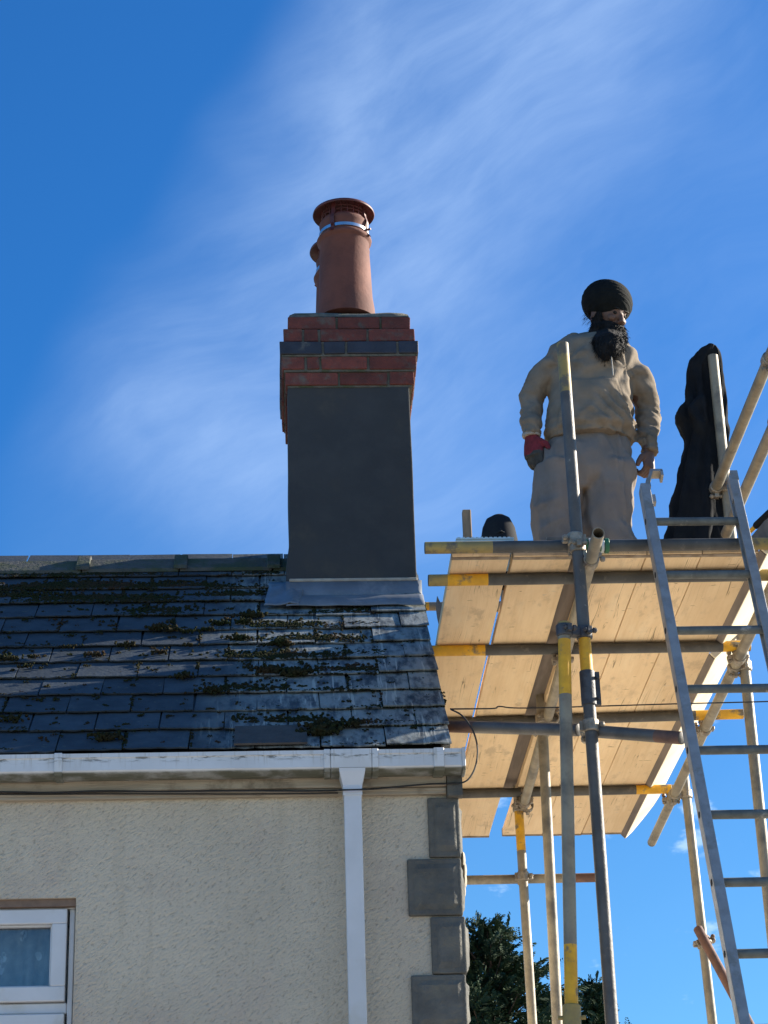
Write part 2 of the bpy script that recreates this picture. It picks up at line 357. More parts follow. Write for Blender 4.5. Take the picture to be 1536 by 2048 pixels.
# ------------------------------------------------------------------ mesh helpers
class MB:
    def __init__(self): self.v = []; self.f = []; self.mi = []; self.cur = 0
    def add(self, vs, fs):
        o = len(self.v); self.v += [V3(q) for q in vs]
        for f in fs: self.f.append(tuple(o+i for i in f)); self.mi.append(self.cur)
        return self
    def box(self, c, s, R=None):
        hx, hy, hz_ = s[0]/2, s[1]/2, s[2]/2
        vs = [V3((x, y, z)) for x in (-hx, hx) for y in (-hy, hy) for z in (-hz_, hz_)]
        if R: vs = [R @ q for q in vs]
        c = V3(c)
        return self.add([c+q for q in vs], [(0, 1, 3, 2), (4, 6, 7, 5), (0, 4, 5, 1), (2, 3, 7, 6), (0, 2, 6, 4), (1, 5, 7, 3)])
    def bb(self, x0, x1, y0, y1, z0, z1): return self.box(((x0+x1)/2, (y0+y1)/2, (z0+z1)/2), (x1-x0, y1-y0, z1-z0))
    def rings(self, rings, cap0=True, cap1=True, closed=False):
        n = len(rings[0]); vs = [q for r in rings for q in r]; fs = []
        m_ = len(rings)
        for i in range(m_ if closed else m_-1):
            for j in range(n):
                a, b = i*n, ((i+1) % m_)*n
                fs.append((a+j, a+(j+1) % n, b+(j+1) % n, b+j))
        if not closed:
            if cap0: fs.append(tuple(reversed(range(n))))
            if cap1: fs.append(tuple((m_-1)*n+j for j in range(n)))
        return self.add(vs, fs)
    def tube(self, path, r, n=12, caps=True):
        path = [V3(q) for q in path]; rs = []
        t0 = (path[1]-path[0]).normalized()
        s = t0.orthogonal().normalized()
        for i, q in enumerate(path):
            t = (path[min(i+1, len(path)-1)]-path[max(i-1, 0)]).normalized()
            s = (s - t*s.dot(t)).normalized(); b = t.cross(s)
            rr = r[i] if isinstance(r, (list, tuple)) else r
            rs.append([q + (s*math.cos(2*math.pi*k/n)+b*math.sin(2*math.pi*k/n))*rr for k in range(n)])
        return self.rings(rs, caps, caps)
    def lathe(self, c, prof, n=32, caps=(True, True), axis=None):
        c = V3(c)
        rs = [[c+V3((r*math.cos(2*math.pi*k/n), r*math.sin(2*math.pi*k/n), z)) for k in range(n)] for r, z in prof]
        return self.rings(rs, *caps)
    def loft(self, secs, n=20, ref=V3((1, 0, 0))):
        """secs: (centre, a, b); a along ref, b across"""
        rs = []
        for i, (c, a, b) in enumerate(secs):
            c = V3(c); t = (V3(secs[min(i+1, len(secs)-1)][0])-V3(secs[max(i-1, 0)][0])).normalized()
            s = (ref - t*ref.dot(t)).normalized(); w = t.cross(s)
            rs.append([c+s*(a*math.cos(2*math.pi*k/n))+w*(b*math.sin(2*math.pi*k/n)) for k in range(n)])
        return self.rings(rs)
    def ball(self, c, r, n=12, m_=8, R=None):
        c = V3(c); rs = []
        for i in range(1, m_):
            th = math.pi*i/m_
            ring = [V3((r[0]*math.sin(th)*math.cos(2*math.pi*k/n), r[1]*math.sin(th)*math.sin(2*math.pi*k/n), -r[2]*math.cos(th))) for k in range(n)]
            rs.append([c+(R @ q if R else q) for q in ring])
        return self.rings(rs)
    def prism(self, poly, vec):
        n = len(poly); poly = [V3(q) for q in poly]; vec = V3(vec)
        return self.add(poly+[q+vec for q in poly], [tuple(range(n)), tuple(reversed(range(n, 2*n)))]+[(i, i+n, (i+1) % n+n, (i+1) % n) for i in range(n)])
    def mesh(self, name, mats, origin=V3((0, 0, 0)), smooth=False, fix=True):
        me = bpy.data.meshes.new(name)
        me.from_pydata([tuple(q-origin) for q in self.v], [], self.f)
        if not isinstance(mats, (list, tuple)): mats = [mats]
        for q in mats: me.materials.append(MATS[q])
        if len(mats) > 1: me.polygons.foreach_set('material_index', self.mi)
        if fix:
            b = bmesh.new(); b.from_mesh(me); bmesh.ops.recalc_face_normals(b, faces=b.faces); b.to_mesh(me); b.free()
        if smooth: me.polygons.foreach_set('use_smooth', [True]*len(me.polygons))
        me.update(); return me
    def base(self):
        lo = [min(q[i] for q in self.v) for i in range(3)]; hi = [max(q[i] for q in self.v) for i in range(3)]
        return V3(((lo[0]+hi[0])/2, (lo[1]+hi[1])/2, lo[2]))
    def build(self, name, mats, parent=None, smooth=False, sharp=None, fix=True):
        o = self.base(); me = self.mesh(name, mats, o, smooth, fix)
        if smooth and sharp is not False: me.set_sharp_from_angle(angle=math.radians(sharp or 40))
        return link(name, me, o, parent)

WORLD = {}
def link(name, me, loc, parent=None, rot=None):
    ob = bpy.data.objects.new(name, me); COL.objects.link(ob)
    WORLD[ob] = V3(loc)
    if parent: ob.parent = parent; ob.location = V3(loc)-WORLD[parent]
    else: ob.location = loc
    if rot is not None: ob.rotation_euler = rot
    return ob
def tag(o, label=None, cat=None, group=None, kind=None):
    for k, v in (('label', label), ('category', cat), ('group', group), ('kind', kind)):
        if v: o[k] = v
    return o
def thing(name, loc, label, cat, group=None): return tag(link(name, None, loc), label, cat, group)
def bevel(ob, w=.003, seg=1):
    md = ob.modifiers.new('bevel', 'BEVEL'); md.width = w; md.segments = seg; md.limit_method = 'ANGLE'; md.angle_limit = math.radians(40)
    return ob
def apply_mods(ob):
    dg = bpy.context.evaluated_depsgraph_get(); dg.update()
    me = bpy.data.meshes.new_from_object(ob.evaluated_get(dg)); old = ob.data
    ob.modifiers.clear(); ob.data = me; bpy.data.meshes.remove(old); return ob
def remesh(ob, voxel, smooth=3, fac=.5):
    md = ob.modifiers.new('r', 'REMESH'); md.mode = 'VOXEL'; md.voxel_size = voxel; md.use_smooth_shade = True
    if smooth:
        s = ob.modifiers.new('s', 'SMOOTH'); s.iterations = smooth; s.factor = fac
    apply_mods(ob); ob.data.polygons.foreach_set('use_smooth', [True]*len(ob.data.polygons)); return ob

# ================================================================== SETTING
g = MB(); g.add([(-600, -600, 0), (600, -600, 0), (600, 600, 0), (-600, 600, 0)], [(0, 1, 2, 3)])
tag(g.build('ground', 'ground_paving', fix=False), kind='structure')

# ================================================================== HOUSE
XC, XL = 0.70, -3.6           # right-hand corner, left-hand end
YW, YB = 8.20, 11.62          # front wall, back wall
EH, RY, RH = 2.686, 9.90, 4.232   # eave tail height at Y=8.09, ridge
EY = 8.085
sl_v = V3((0, RY-EY, RH-EH)); SLEN = sl_v.length; sl_v.normalize()
sl_n = V3((0, -sl_v.z, sl_v.y))
PITCH_R = math.atan2(sl_v.z, sl_v.y)
house = thing('house', V3(((XC+XL)/2, (YW+YB)/2, 0)), 'rendered cottage with mossy slate roof and dark corner stones', 'house')

# walls (front wall pierced for the window)
WX0, WX1, WZ0, WZ1 = -2.05, -0.771, hz(.85), hz(2.154)
WT = hz(2.60)
w = MB()
xs = [XL, WX0, WX1, XC-.03]; zs = [0, WZ0, WZ1, WT]
for i in range(3):
    for k in range(3):
        if i == 1 and k == 1: continue
        w.add([(xs[i], YW, zs[k]), (xs[i+1], YW, zs[k]), (xs[i+1], YW, zs[k+1]), (xs[i], YW, zs[k+1])], [(0, 1, 2, 3)])
R_ = .30
w.add([(WX0, YW, WZ0), (WX1, YW, WZ0), (WX1, YW, WZ1), (WX0, YW, WZ1), (WX0, YW+R_, WZ0), (WX1, YW+R_, WZ0), (WX1, YW+R_, WZ1), (WX0, YW+R_, WZ1)],
      [(0, 4, 5, 1), (1, 5, 6, 2), (2, 6, 7, 3), (3, 7, 4, 0)])
w.build('wall', 'render_wall', house, fix=False)
w = MB()
gx = XC-.03; rz_ = hz(RH)-.12; ez_ = hz(EH)-.06
for x in (gx, XL):
    w.add([(x, YW, 0), (x, YB, 0), (x, YB, ez_), (x, RY, rz_), (x, YW, ez_)], [(0, 1, 2, 3, 4)])
w.add([(XL, YB, 0), (gx, YB, 0), (gx, YB, ez_), (XL, YB, ez_)], [(0, 1, 2, 3)])
w.build('gable_wall', 'gable_wall', house, fix=False)

# corner stones
qs = [(1597, 1716, 857), (1719, 1832, 816), (1835, 1949, 863), (1951, 2062, 824), (2066, 2180, 872), (2184, 2300, 832), (2304, 2420, 882), (2424, 2545, 842)]
for i, (ya, yb, xl) in enumerate(qs):
    z1 = P(900, ya, Y=YW).z; z0 = P(900, yb, Y=YW).z
    xa = P(xl, (ya+yb)/2, Y=YW-.02).x; xb = XC+rnd.uniform(0, .012)
    y0 = YW-.030; y1 = YW+(.20 if i % 2 else .33)
    b = MB()
    # margin at a lower level and a raised, slightly hollow field on both faces
    b.bb(xa, xb-.012, y0+.012, y1, z0, z1)
    mrg = .022
    def field(xa_, xb_, za, zb, push):
        nx, nz = 9, 9
        vs = []; fs = []
        for a in range(nx+1):
            for c in range(nz+1):
                u, t = a/nx, c/nz
                e = min(u, 1-u, t, 1-t)
                dd = (0 if e == 0 else push)
                n_ = noise.noise(V3((xa_*7+u*3+i*5, t*3.1, i*2.7)))*.006+noise.noise(V3((u*9+i*3, t*9, i)))*.003
                vs.append((u, t, dd+(n_ if e > 0 else 0)))
                if a < nx and c < nz:
                    q = a*(nz+1)+c; fs.append((q, q+nz+1, q+nz+2, q+1))
        return vs, fs
    vs, fs = field(xa, xb, z0, z1, .0075)
    X0, X1, Z0, Z1 = xa+mrg, xb-.012-mrg*.6, z0+mrg, z1-mrg
    b.add([(X0+u*(X1-X0), y0+.011-d, Z0+t*(Z1-Z0)) for u, t, d in vs], fs)
    vs, fs = field(y0, y1, z0, z1, .008)
    Y0_, Y1_ = y0+.012+mrg*.6, y1-mrg
    b.add([(xb-.011+d*1.3, Y0_+u*(Y1_-Y0_), Z0+t*(Z1-Z0)) for u, t, d in vs], [tuple(f) for f in fs])
    bevel(b.build('quoin', 'quoin_stone', house), .006, 2)

# flakes of old render on the gable edge beside the corner stones
fl = MB()
for k in range(5):
    z = hz(2.30-.035*k); fl.ball((XC+.006+.006*math.sin(k), YW+.10+.02*k, z), (.012, .05, .032), 8, 6)
fl.build('render_flake', 'pale_mortar', house, smooth=True)

# roof: boarding, then slates one by one
roof = MB()
pt = lambda x, s, n=0: V3((x, EY, hz(EH)))+sl_v*s+sl_n*n
A0, A1, A2, A3 = pt(XL-.03, .05, -.045), pt(.655, .05, -.045), pt(.655, SLEN, -.045), pt(XL-.03, SLEN, -.045)
roof.add([A0, A1, A2, A3, A0-sl_n*.03, A1-sl_n*.03, A2-sl_n*.03, A3-sl_n*.03], [(0, 1, 2, 3), (4, 7, 6, 5), (0, 4, 5, 1), (1, 5, 6, 2), (2, 6, 7, 3), (3, 7, 4, 0)])
B = [V3((q.x, 2*RY-q.y, q.z)) for q in (A0, A1, A2, A3)]
roof.add(B, [(0, 3, 2, 1)])
roof_o = roof.build('roof', 'felt', house, fix=False)
GAUGE, SW, NC = .2005, .2535, 12
def slate_mesh(k):
    r = random.Random(100+k)
    L, th = .43, .0065
    nx = 7; b = MB(); top = []; bot = []
    hw = SW/2-.002-r.uniform(0, .0015)
    ed = [r.uniform(-.004, .004) if r.random() < .7 else r.uniform(-.010, .006) for _ in range(nx+1)]
    rows = []
    for s_, z_ in ((0, 1), (.02, 1), (L, 1)):
        rows.append([V3((-hw+2*hw*i/nx, s_+(ed[i] if s_ < .03 else 0), th)) for i in range(nx+1)])
    lo = [[V3((q.x, q.y+(.002 if j == 0 else 0), 0)) for q in rw] for j, rw in enumerate(rows)]
    vs = [q for rw in rows+lo for q in rw]; n = nx+1; fs = []
    for j in range(2):
        for i in range(nx):
            fs.append((j*n+i, j*n+i+1, (j+1)*n+i+1, (j+1)*n+i)); q = 3*n
            fs.append((q+j*n+i, q+(j+1)*n+i, q+(j+1)*n+i+1, q+j*n+i+1))
    for i in range(nx): fs.append((i, 3*n+i, 3*n+i+1, i+1))
    for j in range(2):
        fs.append((j*n, (j+1)*n, 3*n+(j+1)*n, 3*n+j*n)); fs.append((j*n+nx, 3*n+j*n+nx, 3*n+(j+1)*n+nx, (j+1)*n+nx))
    b.add(vs, fs)
    return b.mesh('slate', 'slate')
SM = [slate_mesh(k) for k in range(10)]
VERGE = .672
Rroof = Matrix(((1, 0, 0), (0, sl_v.y, sl_n.y), (0, sl_v.z, sl_n.z)))
tilt = math.atan2(.0135, GAUGE*1.0)
slates = []
for c in range(NC):
    x = VERGE + rnd.uniform(-.006, .006); off = (SW/2 if c % 2 else 0)
    s0 = c*GAUGE + rnd.uniform(-.003, .003)
    xx = x - SW/2; j = 0
    if off: xx = x - SW*.5 + 0
    first = True
    while xx > -3.3:
        # half slate at every other verge
        wd = 1.0
        if first and c % 2:
            wd = .5; cx = x - SW*.25; nxt = x - SW*.5 - SW/2
        else:
            cx = xx; nxt = xx - SW
        if first: first = False
        sx = cx
        lift = rnd.uniform(0, .004) + .010
        rxl = -tilt - rnd.uniform(-.004, .006)
        ryl = rnd.uniform(-.006, .006)
        # the slates nearest the verge are kicked up a little
        kick = max(0, (sx-.25))*.028
        R = Rroof @ Euler((rxl, ryl-.03*max(0, (sx-.3)), rnd.gauss(0, .012))).to_matrix()
        p = pt(sx, s0+rnd.uniform(-.006, .006)-(rnd.uniform(.01, .03) if rnd.random() < .06 else 0), lift+kick)
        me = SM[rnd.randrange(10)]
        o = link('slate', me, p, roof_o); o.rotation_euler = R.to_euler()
        if wd == .5: o.scale = (.5, 1, 1)
        slates.append(o); xx = nxt
# loose brown slate slipped onto the eaves course
pa, pb = P(468, 1503, Y=8.09), P(615, 1500, Y=8.09)
b = MB(); Lw = (pb-pa).x
b.prism([(0, 0, 0), (Lw, .004, 0), (Lw, .215, 0), (.004, .21, 0)], (0, 0, .008))
me = b.mesh('slate', 'slate_brown')
o = link('slate', me, pt(pa.x, -.012, .028), roof_o); o.rotation_euler = (Rroof @ Euler((-.05, .004, .01)).to_matrix()).to_euler()
o['label'] = 'brown replacement slate lying over the eaves'

# ridge tiles with raised collars
rx = [P(px, 1112, Y=RY).x for px in (-190, -20, 168, 361, 545)]
rx = [rx[0]-.44*k for k in range(4, 0, -1)] + rx + [P(545, 1112, Y=RY).x+.12]
def ridge_prof(r, dz=0): return [V3((0, RY+a*r, hz(RH)+.052+dz-.93*abs(a)*r)) for a in (-1, -.55, -.16, .16, .55, 1)]
for i in range(len(rx)-1):
    x0, x1 = rx[i]+.003, rx[i+1]
    b = MB()
    def seg(xa, xb, r, dz):
        o1 = ridge_prof(r, dz); i1 = [q-V3((0, 0, .02)) for q in ridge_prof(r, dz)]
        pr = o1+list(reversed(i1))
        b.rings([[V3((xa, q.y, q.z)) for q in pr], [V3((xb, q.y, q.z)) for q in pr]])
    dz = rnd.uniform(-.004, .006)
    seg(x0, x1-.002, .115, dz)
    seg(x0-.03, x0+.035, .128, dz+.022)
    bevel(b.build('ridge_tile', 'ridge_clay', roof_o), .004, 2)

# verge mortar under the slates
b = MB()
for k in range(24):
    s = .05+k*(SLEN-.1)/24
    b.box(pt(.648+rnd.uniform(-.004, .004), s+.04, -.018), (.03, .10, .03), Rroof)
b.build('verge_mortar', 'pale_mortar', roof_o)

# fascia, moulding
fz = [P(500, y, Y=8.155).z for y in (1548, 1577)]
b = MB(); b.bb(XL, XC-.055, 8.155, 8.197, fz[1], hz(2.66)); bevel(b.build('fascia_board', 'fascia_wood', house), .003)
mz = [P(500, y, Y=8.172).z for y in (1579, 1593)]
b = MB(); b.bb(XL, XC-.055, 8.172, 8.198, mz[1], mz[0]-.001); b.bb(XL, XC-.055, 8.166, 8.171, mz[1]+.012, mz[0]-.004)
bevel(b.build('fascia_moulding', 'fascia_wood', house), .003)
b = MB(); b.bb(XC-.053, XC+.006, 8.150, 8.196, P(500, 1597, Y=8.15).z, hz(2.655)); b.build('fascia_end', 'quoin_stone', house)

# gutter
GT, GB = hz(2.672), hz(2.600)
XG = P(925, 1520, Y=8.05).x
prof = [(8.046, GT), (8.046, GT-.016), (8.051, GT-.019), (8.051, GB+.006), (8.060, GB-.004), (8.105, GB-.010), (8.150, GB-.006), (8.150, GT-.01), (8.146, GT-.01), (8.146, GB-.002),
        (8.105, GB-.006), (8.062, GB), (8.055, GB+.008), (8.055, GT)]
b = MB(); b.rings([[V3((x, y, z)) for y, z in prof] for x in (XL-.03, XG-.002)])
gut = b.build('gutter', 'gutter_white', house)
outp = [(8.040, GT+.003), (8.040, GT-.02), (8.045, GB+.002), (8.056, GB-.012), (8.105, GB-.018), (8.151, GB-.012), (8.151, GT-.02)]
def collar(name, xa, xb):
    b = MB(); b.rings([[V3((x, y, z)) for y, z in outp] for x in (xa, xb)]); return bevel(b.build(name, 'gutter_white', gut), .002)
for pa_, pb_ in ((108, 124), (868, 889)):
    xa, xb = P(pa_, 1520, Y=8.04).x, P(pb_, 1520, Y=8.04).x
    collar('gutter_bracket', xa, xb)
for xx in (-2.0, -2.9): collar('gutter_bracket', xx, xx+.035)
xa, xb = P(648, 1520, Y=8.04).x, P(757, 1520, Y=8.04).x
o = collar('gutter_outlet', xa+.026, xb-.026)
collar('gutter_clip', xa, xa+.024); collar('gutter_clip', xb-.024, xb)
collar('stop_end', XG-.001, XG+.012)

# downpipe with its tapered hopper
dx = P(704, 1600, Y=8.155).x; hw = .0335
zt, zb = GB-.001, P(704, 1572, Y=8.06).z
b = MB()
b.rings([[V3((dx+sx*a, 8.094+sy*c, z)) for sx, sy in ((-1, -1), (1, -1), (1, 1), (-1, 1))] for a, c, z in ((.050, .050, zt), (.049, .0485, zt-.012), (hw+.003, .036, zb+.004), (hw+.003, .036, zb-.035))])
dp = b.build('downpipe', 'upvc', house)
b = MB(); b.rings([[V3((dx+sx*hw, 8.094+sy*.0325+dy, z)) for sx, sy in ((-1, -1), (1, -1), (1, 1), (-1, 1))] for dy, z in ((0, zb-.03), (0, zb-.075), (.0, zb-.16), (.0, .15))])
bevel(b.build('pipe', 'upvc', dp), .004, 2)

for zc_ in (hz(1.95), hz(.6), .35):
    b = MB(); b.bb(dx-hw-.004, dx+hw+.004, 8.0585, 8.066, zc_-.012, zc_+.012); b.bb(dx-hw-.012, dx-hw-.0005, 8.09, YW+.005, zc_-.012, zc_+.012); b.bb(dx+hw+.0005, dx+hw+.012, 8.09, YW+.005, zc_-.012, zc_+.012)
    if zc_ < hz(1): b.build('pipe_clip', 'upvc', dp)
# window
win = link('window', None, V3(((WX0+WX1)/2, YW, WZ0)), house)
def frame(name, x0, x1, z0, z1, y0, y1, t, parent, mat='upvc', bv=.004):
    b = MB()
    for (a, c, e, f) in ((x0, x1, z1-t, z1), (x0, x1, z0, z0+t), (x0, x0+t, z0+t, z1-t), (x1-t, x1, z0+t, z1-t)): b.bb(a, c, y0, y1, e, f)
    return bevel(b.build(name, mat, parent), bv, 2)
FZ1 = WZ1-.012
fr_ = frame('frame', WX0+.004, WX1-.006, WZ0+.01, FZ1, 8.243, 8.31, .020, win)
TZ0, TZ1 = hz(1.728), hz(1.768)
b = MB(); b.bb(WX0+.025, WX1-.027, 8.245, 8.308, TZ0, TZ1); bevel(b.build('transom', 'upvc', win), .004)
b = MB(); b.bb(WX0+.002, WX1-.002, 8.215, 8.2415, WZ1-.028, WZ1-.001); b.build('head_trim', 'reveal_brown', win)
mull = -1.40
for (x0, x1) in ((mull+.02, WX1-.034), (WX0+.030, mull-.02)):
    f1 = frame('sash', x0, x1, TZ1+.003, FZ1-.023, 8.226, 8.29, .056, win)
    b = MB(); b.bb(x0+.058, x1-.058, 8.268, 8.274, TZ1+.057, FZ1-.077); b.build('pane', 'window_glass', win)
    frame('glazing_bead', x0+.0565, x1-.0565, TZ1+.0595, FZ1-.0795, 8.245, 8.2675, .006, win, bv=.002)
    f2 = frame('sash', x0, x1, WZ0+.046, TZ0-.003, 8.228, 8.29, .060, win)
    b = MB(); b.bb(x0+.058, x1-.058, 8.268, 8.274, WZ0+.104, TZ0-.061); b.build('pane', 'window_glass', win)
b = MB(); b.bb(mull-.018, mull+.018, 8.245, 8.308, WZ0+.045, FZ1-.036); bevel(b.build('mullion', 'upvc', win), .004)
b = MB(); b.bb(WX0-.03, WX1+.03, 8.13, 8.30, WZ0-.03, WZ0+.008); bevel(b.build('sill', 'upvc', win), .004)
# room behind, and the net
b = MB(); b.add([(WX0-.8, 8.52, WZ0-.6), (WX1+.8, 8.52, WZ0-.6), (WX1+.8, 8.52, WZ1+.4), (WX0-.8, 8.52, WZ1+.4)], [(0, 1, 2, 3)])
b.add([(WX0-.8, 11, WZ1+.12), (WX1+.8, 11, WZ1+.12), (WX1+.8, 8.2, WZ1+.12), (WX0-.8, 8.2, WZ1+.12)], [(0, 1, 2, 3)])
b.build('room_lining', 'room_dark', house, fix=False)
b = MB(); n = 90; vs = []
for i in range(n+1):
    t = i/n; x = WX0+.02+t*(WX1-WX0-.04)
    y = 8.40+.020*math.sin(t*95+2*math.sin(t*13))+.008*math.sin(t*41)
    vs += [(x, y, WZ0+.02), (x, y+.004, WZ1-.02)]
b.add(vs, [(2*i, 2*i+2, 2*i+3, 2*i+1) for i in range(n)])
tag(b.build('net_curtain', 'curtain_net', smooth=True, sharp=False, fix=False), 'patterned white net curtain hanging behind the upstairs window', 'curtain')

# ------------------------------------------------------------------ chimney stack
CX0, CX1, CY0, CY1 = .058, .652, 9.50, 10.13
ch = link('chimney', None, V3(((CX0+CX1)/2, (CY0+CY1)/2, hz(3.7))), house)
b = MB(); N = 26
rs = []
for i in range(N+1):
    t = i/N; z = hz(3.70)+t*(hz(5.012)-hz(3.70))
    hgt = z-hz(3.985)
    fl_ = .020*math.exp(-((hgt-.05)/.10)**2) if hgt > -.05 else .0
    ring = []
    M_ = 10
    for (ax, ay, bx, by) in ((0, 0, 1, 0), (1, 0, 1, 1), (1, 1, 0, 1), (0, 1, 0, 0)):
        for k in range(M_):
            u = k/M_; x = CX0+(ax+(bx-ax)*u)*(CX1-CX0); y = CY0+(ay+(by-ay)*u)*(CY1-CY0)
            wb = noise.noise(V3((x*3, y*3, z*2.5)))*.006
            if ax == 0 and bx == 0 or (k == 0 and ax == 0): x -= fl_*.9
            x += wb*(1 if y > CY0+.01 else .6); y += wb*.8
            ring.append(V3((x, y, z)))
    rs.append(ring)
b.rings(rs, False, True)
bevel(b.build('stack_render', 'stack_render', ch), .006, 2)
b = MB(); b.bb(CX0-.004, CX1+.002, CY0-.012, CY0-.0035, P(700, 1162, Y=9.49).z, P(700, 1156, Y=9.49).z); bevel(b.build('mortar_fillet', 'pale_mortar', ch), .003)

crs = [  # x0, x1, front, bond as fractions of the width (front face), material
    (.047, .674, 9.486, [0, .415, .80, 1], 'brick_red'),
    (.030, .688, 9.470, [0, .178, .285, .64, 1], 'brick_red'),
    (.020, .699, 9.458, [0, .31, .48, .85, 1], 'brick_blue'),
    (.040, .686, 9.474, [0, .15, .27, .64, 1], 'brick_red'),
    (.061, .666, 9.494, [0, .40, .76, 1], 'brick_red')]
CH = .0785
def add_brick(x0, x1, y0, y1, z0, z1, mat):
    b = MB(); j = lambda: rnd.uniform(-.002, .002)
    b.bb(x0, x1, y0, y1, z0, z1); b.v = [q+V3((j(), j(), j())) for q in b.v]
    bevel(b.build('brick', mat, ch), .004, 2)
for i, (x0, x1, y0, bond, mt) in enumerate(crs):
    z0 = hz(5.014)+i*CH; z1 = z0+CH-.011
    y1 = CY1+(CY0-y0); D = .10; mj = .006
    core = MB(); core.bb(x0+.010, x1-.010, y0+.010, y1-.010, z0-.010, z1+.0005); core.build('mortar_bed', 'mortar', ch)
    for a, c in zip(bond[:-1], bond[1:]):
        add_brick(x0+a*(x1-x0)+(mj if a > 0 else 0), x0+c*(x1-x0)-(mj if c < 1 else 0), y0, y0+D, z0, z1, mt)
        add_brick(x0+a*(x1-x0)+(mj if a > 0 else 0), x0+c*(x1-x0)-(mj if c < 1 else 0), y1-D, y1, z0, z1, mt)
    sb = [0, .5, 1] if i % 2 else [0, .3, .75, 1]
    yy0, yy1 = y0+D+.011, y1-D-.011
    for a, c in zip(sb[:-1], sb[1:]):
        ya, yb = yy0+a*(yy1-yy0)+(mj if a else 0), yy0+c*(yy1-yy0)-(mj if c < 1 else 0)
        add_brick(x0, x0+D, ya, yb, z0, z1, mt); add_brick(x1-D, x1, ya, yb, z0, z1, mt)
zt = hz(5.014)+5*CH
b = MB(); rs = []
for (mg, dz) in ((.004, -.014), (.010, .012), (.035, .045), (.08, .075), (.14, .105), (.19, .150), (.215, .158)):
    ring = []
    x0, x1, y0, y1 = .061+mg, .666-mg, 9.494+mg*.72, 10.136-mg*.72
    for (ax, ay, bx, by) in ((0, 0, 1, 0), (1, 0, 1, 1), (1, 1, 0, 1), (0, 1, 0, 0)):
        for k in range(8):
            u = k/8; x = x0+(ax+(bx-ax)*u)*(x1-x0); y = y0+(ay+(by-ay)*u)*(y1-y0)
            ring.append(V3((x, y, zt+dz*.55+noise.noise(V3((x*9, y*9, dz*9)))*.010)))
    rs.append(ring)
b.rings(rs); b.build('flaunching', 'mortar', ch, smooth=True, sharp=60)

# lead: apron across the front and a patch at the corner
def roof_pt(x, Y, n): s = (Y-EY)/sl_v.y; return V3((x, EY, hz(EH)))+sl_v*s+sl_n*n
b = MB(); nx = 30; cols = []
for i in range(nx+1):
    t = i/nx; x = CX0-.02+t*(.674-CX0+.02)
    wv = .0012*math.sin(t*19)+.0016*noise.noise(V3((t*7, 1, 0)))
    low = 9.352+.003*math.sin(t*11)+(.003*noise.noise(V3((t*12, 5, 0))))
    cols.append([V3((x, CY0-.004, P(700, 1163, Y=CY0).z)), V3((x, CY0-.006+wv, roof_pt(x, 9.49, .032).z)), roof_pt(x, 9.450, .034+wv), roof_pt(x, low, .032+wv)])
b.add([q for c in cols for q in c], [(4*i+j, 4*i+4+j, 4*i+5+j, 4*i+1+j) for i in range(nx) for j in range(3)])
o = b.build('lead_apron', 'lead', ch, smooth=True, sharp=50, fix=False); md = o.modifiers.new('t', 'SOLIDIFY'); md.thickness = .004
b = MB(); nx, ny = 10, 12; vs = []
for i in range(nx+1):
    for j in range(ny+1):
        u, t = i/nx, j/ny
        x = -.065+u*.165; Y = 9.362+t*.258
        if t < .15 or t > .9: x += .006*math.sin(j+i)
        crease = .010*math.exp(-((u-.72-.10*math.sin(t*6))/.06)**2)
        vs.append(roof_pt(x+.03*t, Y, .036+crease+.006*noise.noise(V3((u*4, t*4, 3))) + .0045*(u > .5)))
b.add(vs, [(i*(ny+1)+j, (i+1)*(ny+1)+j, (i+1)*(ny+1)+j+1, i*(ny+1)+j+1) for i in range(nx) for j in range(ny)])
o = b.build('lead_patch', 'lead', ch, smooth=True, sharp=60, fix=False); md = o.modifiers.new('t', 'SOLIDIFY'); md.thickness = .004

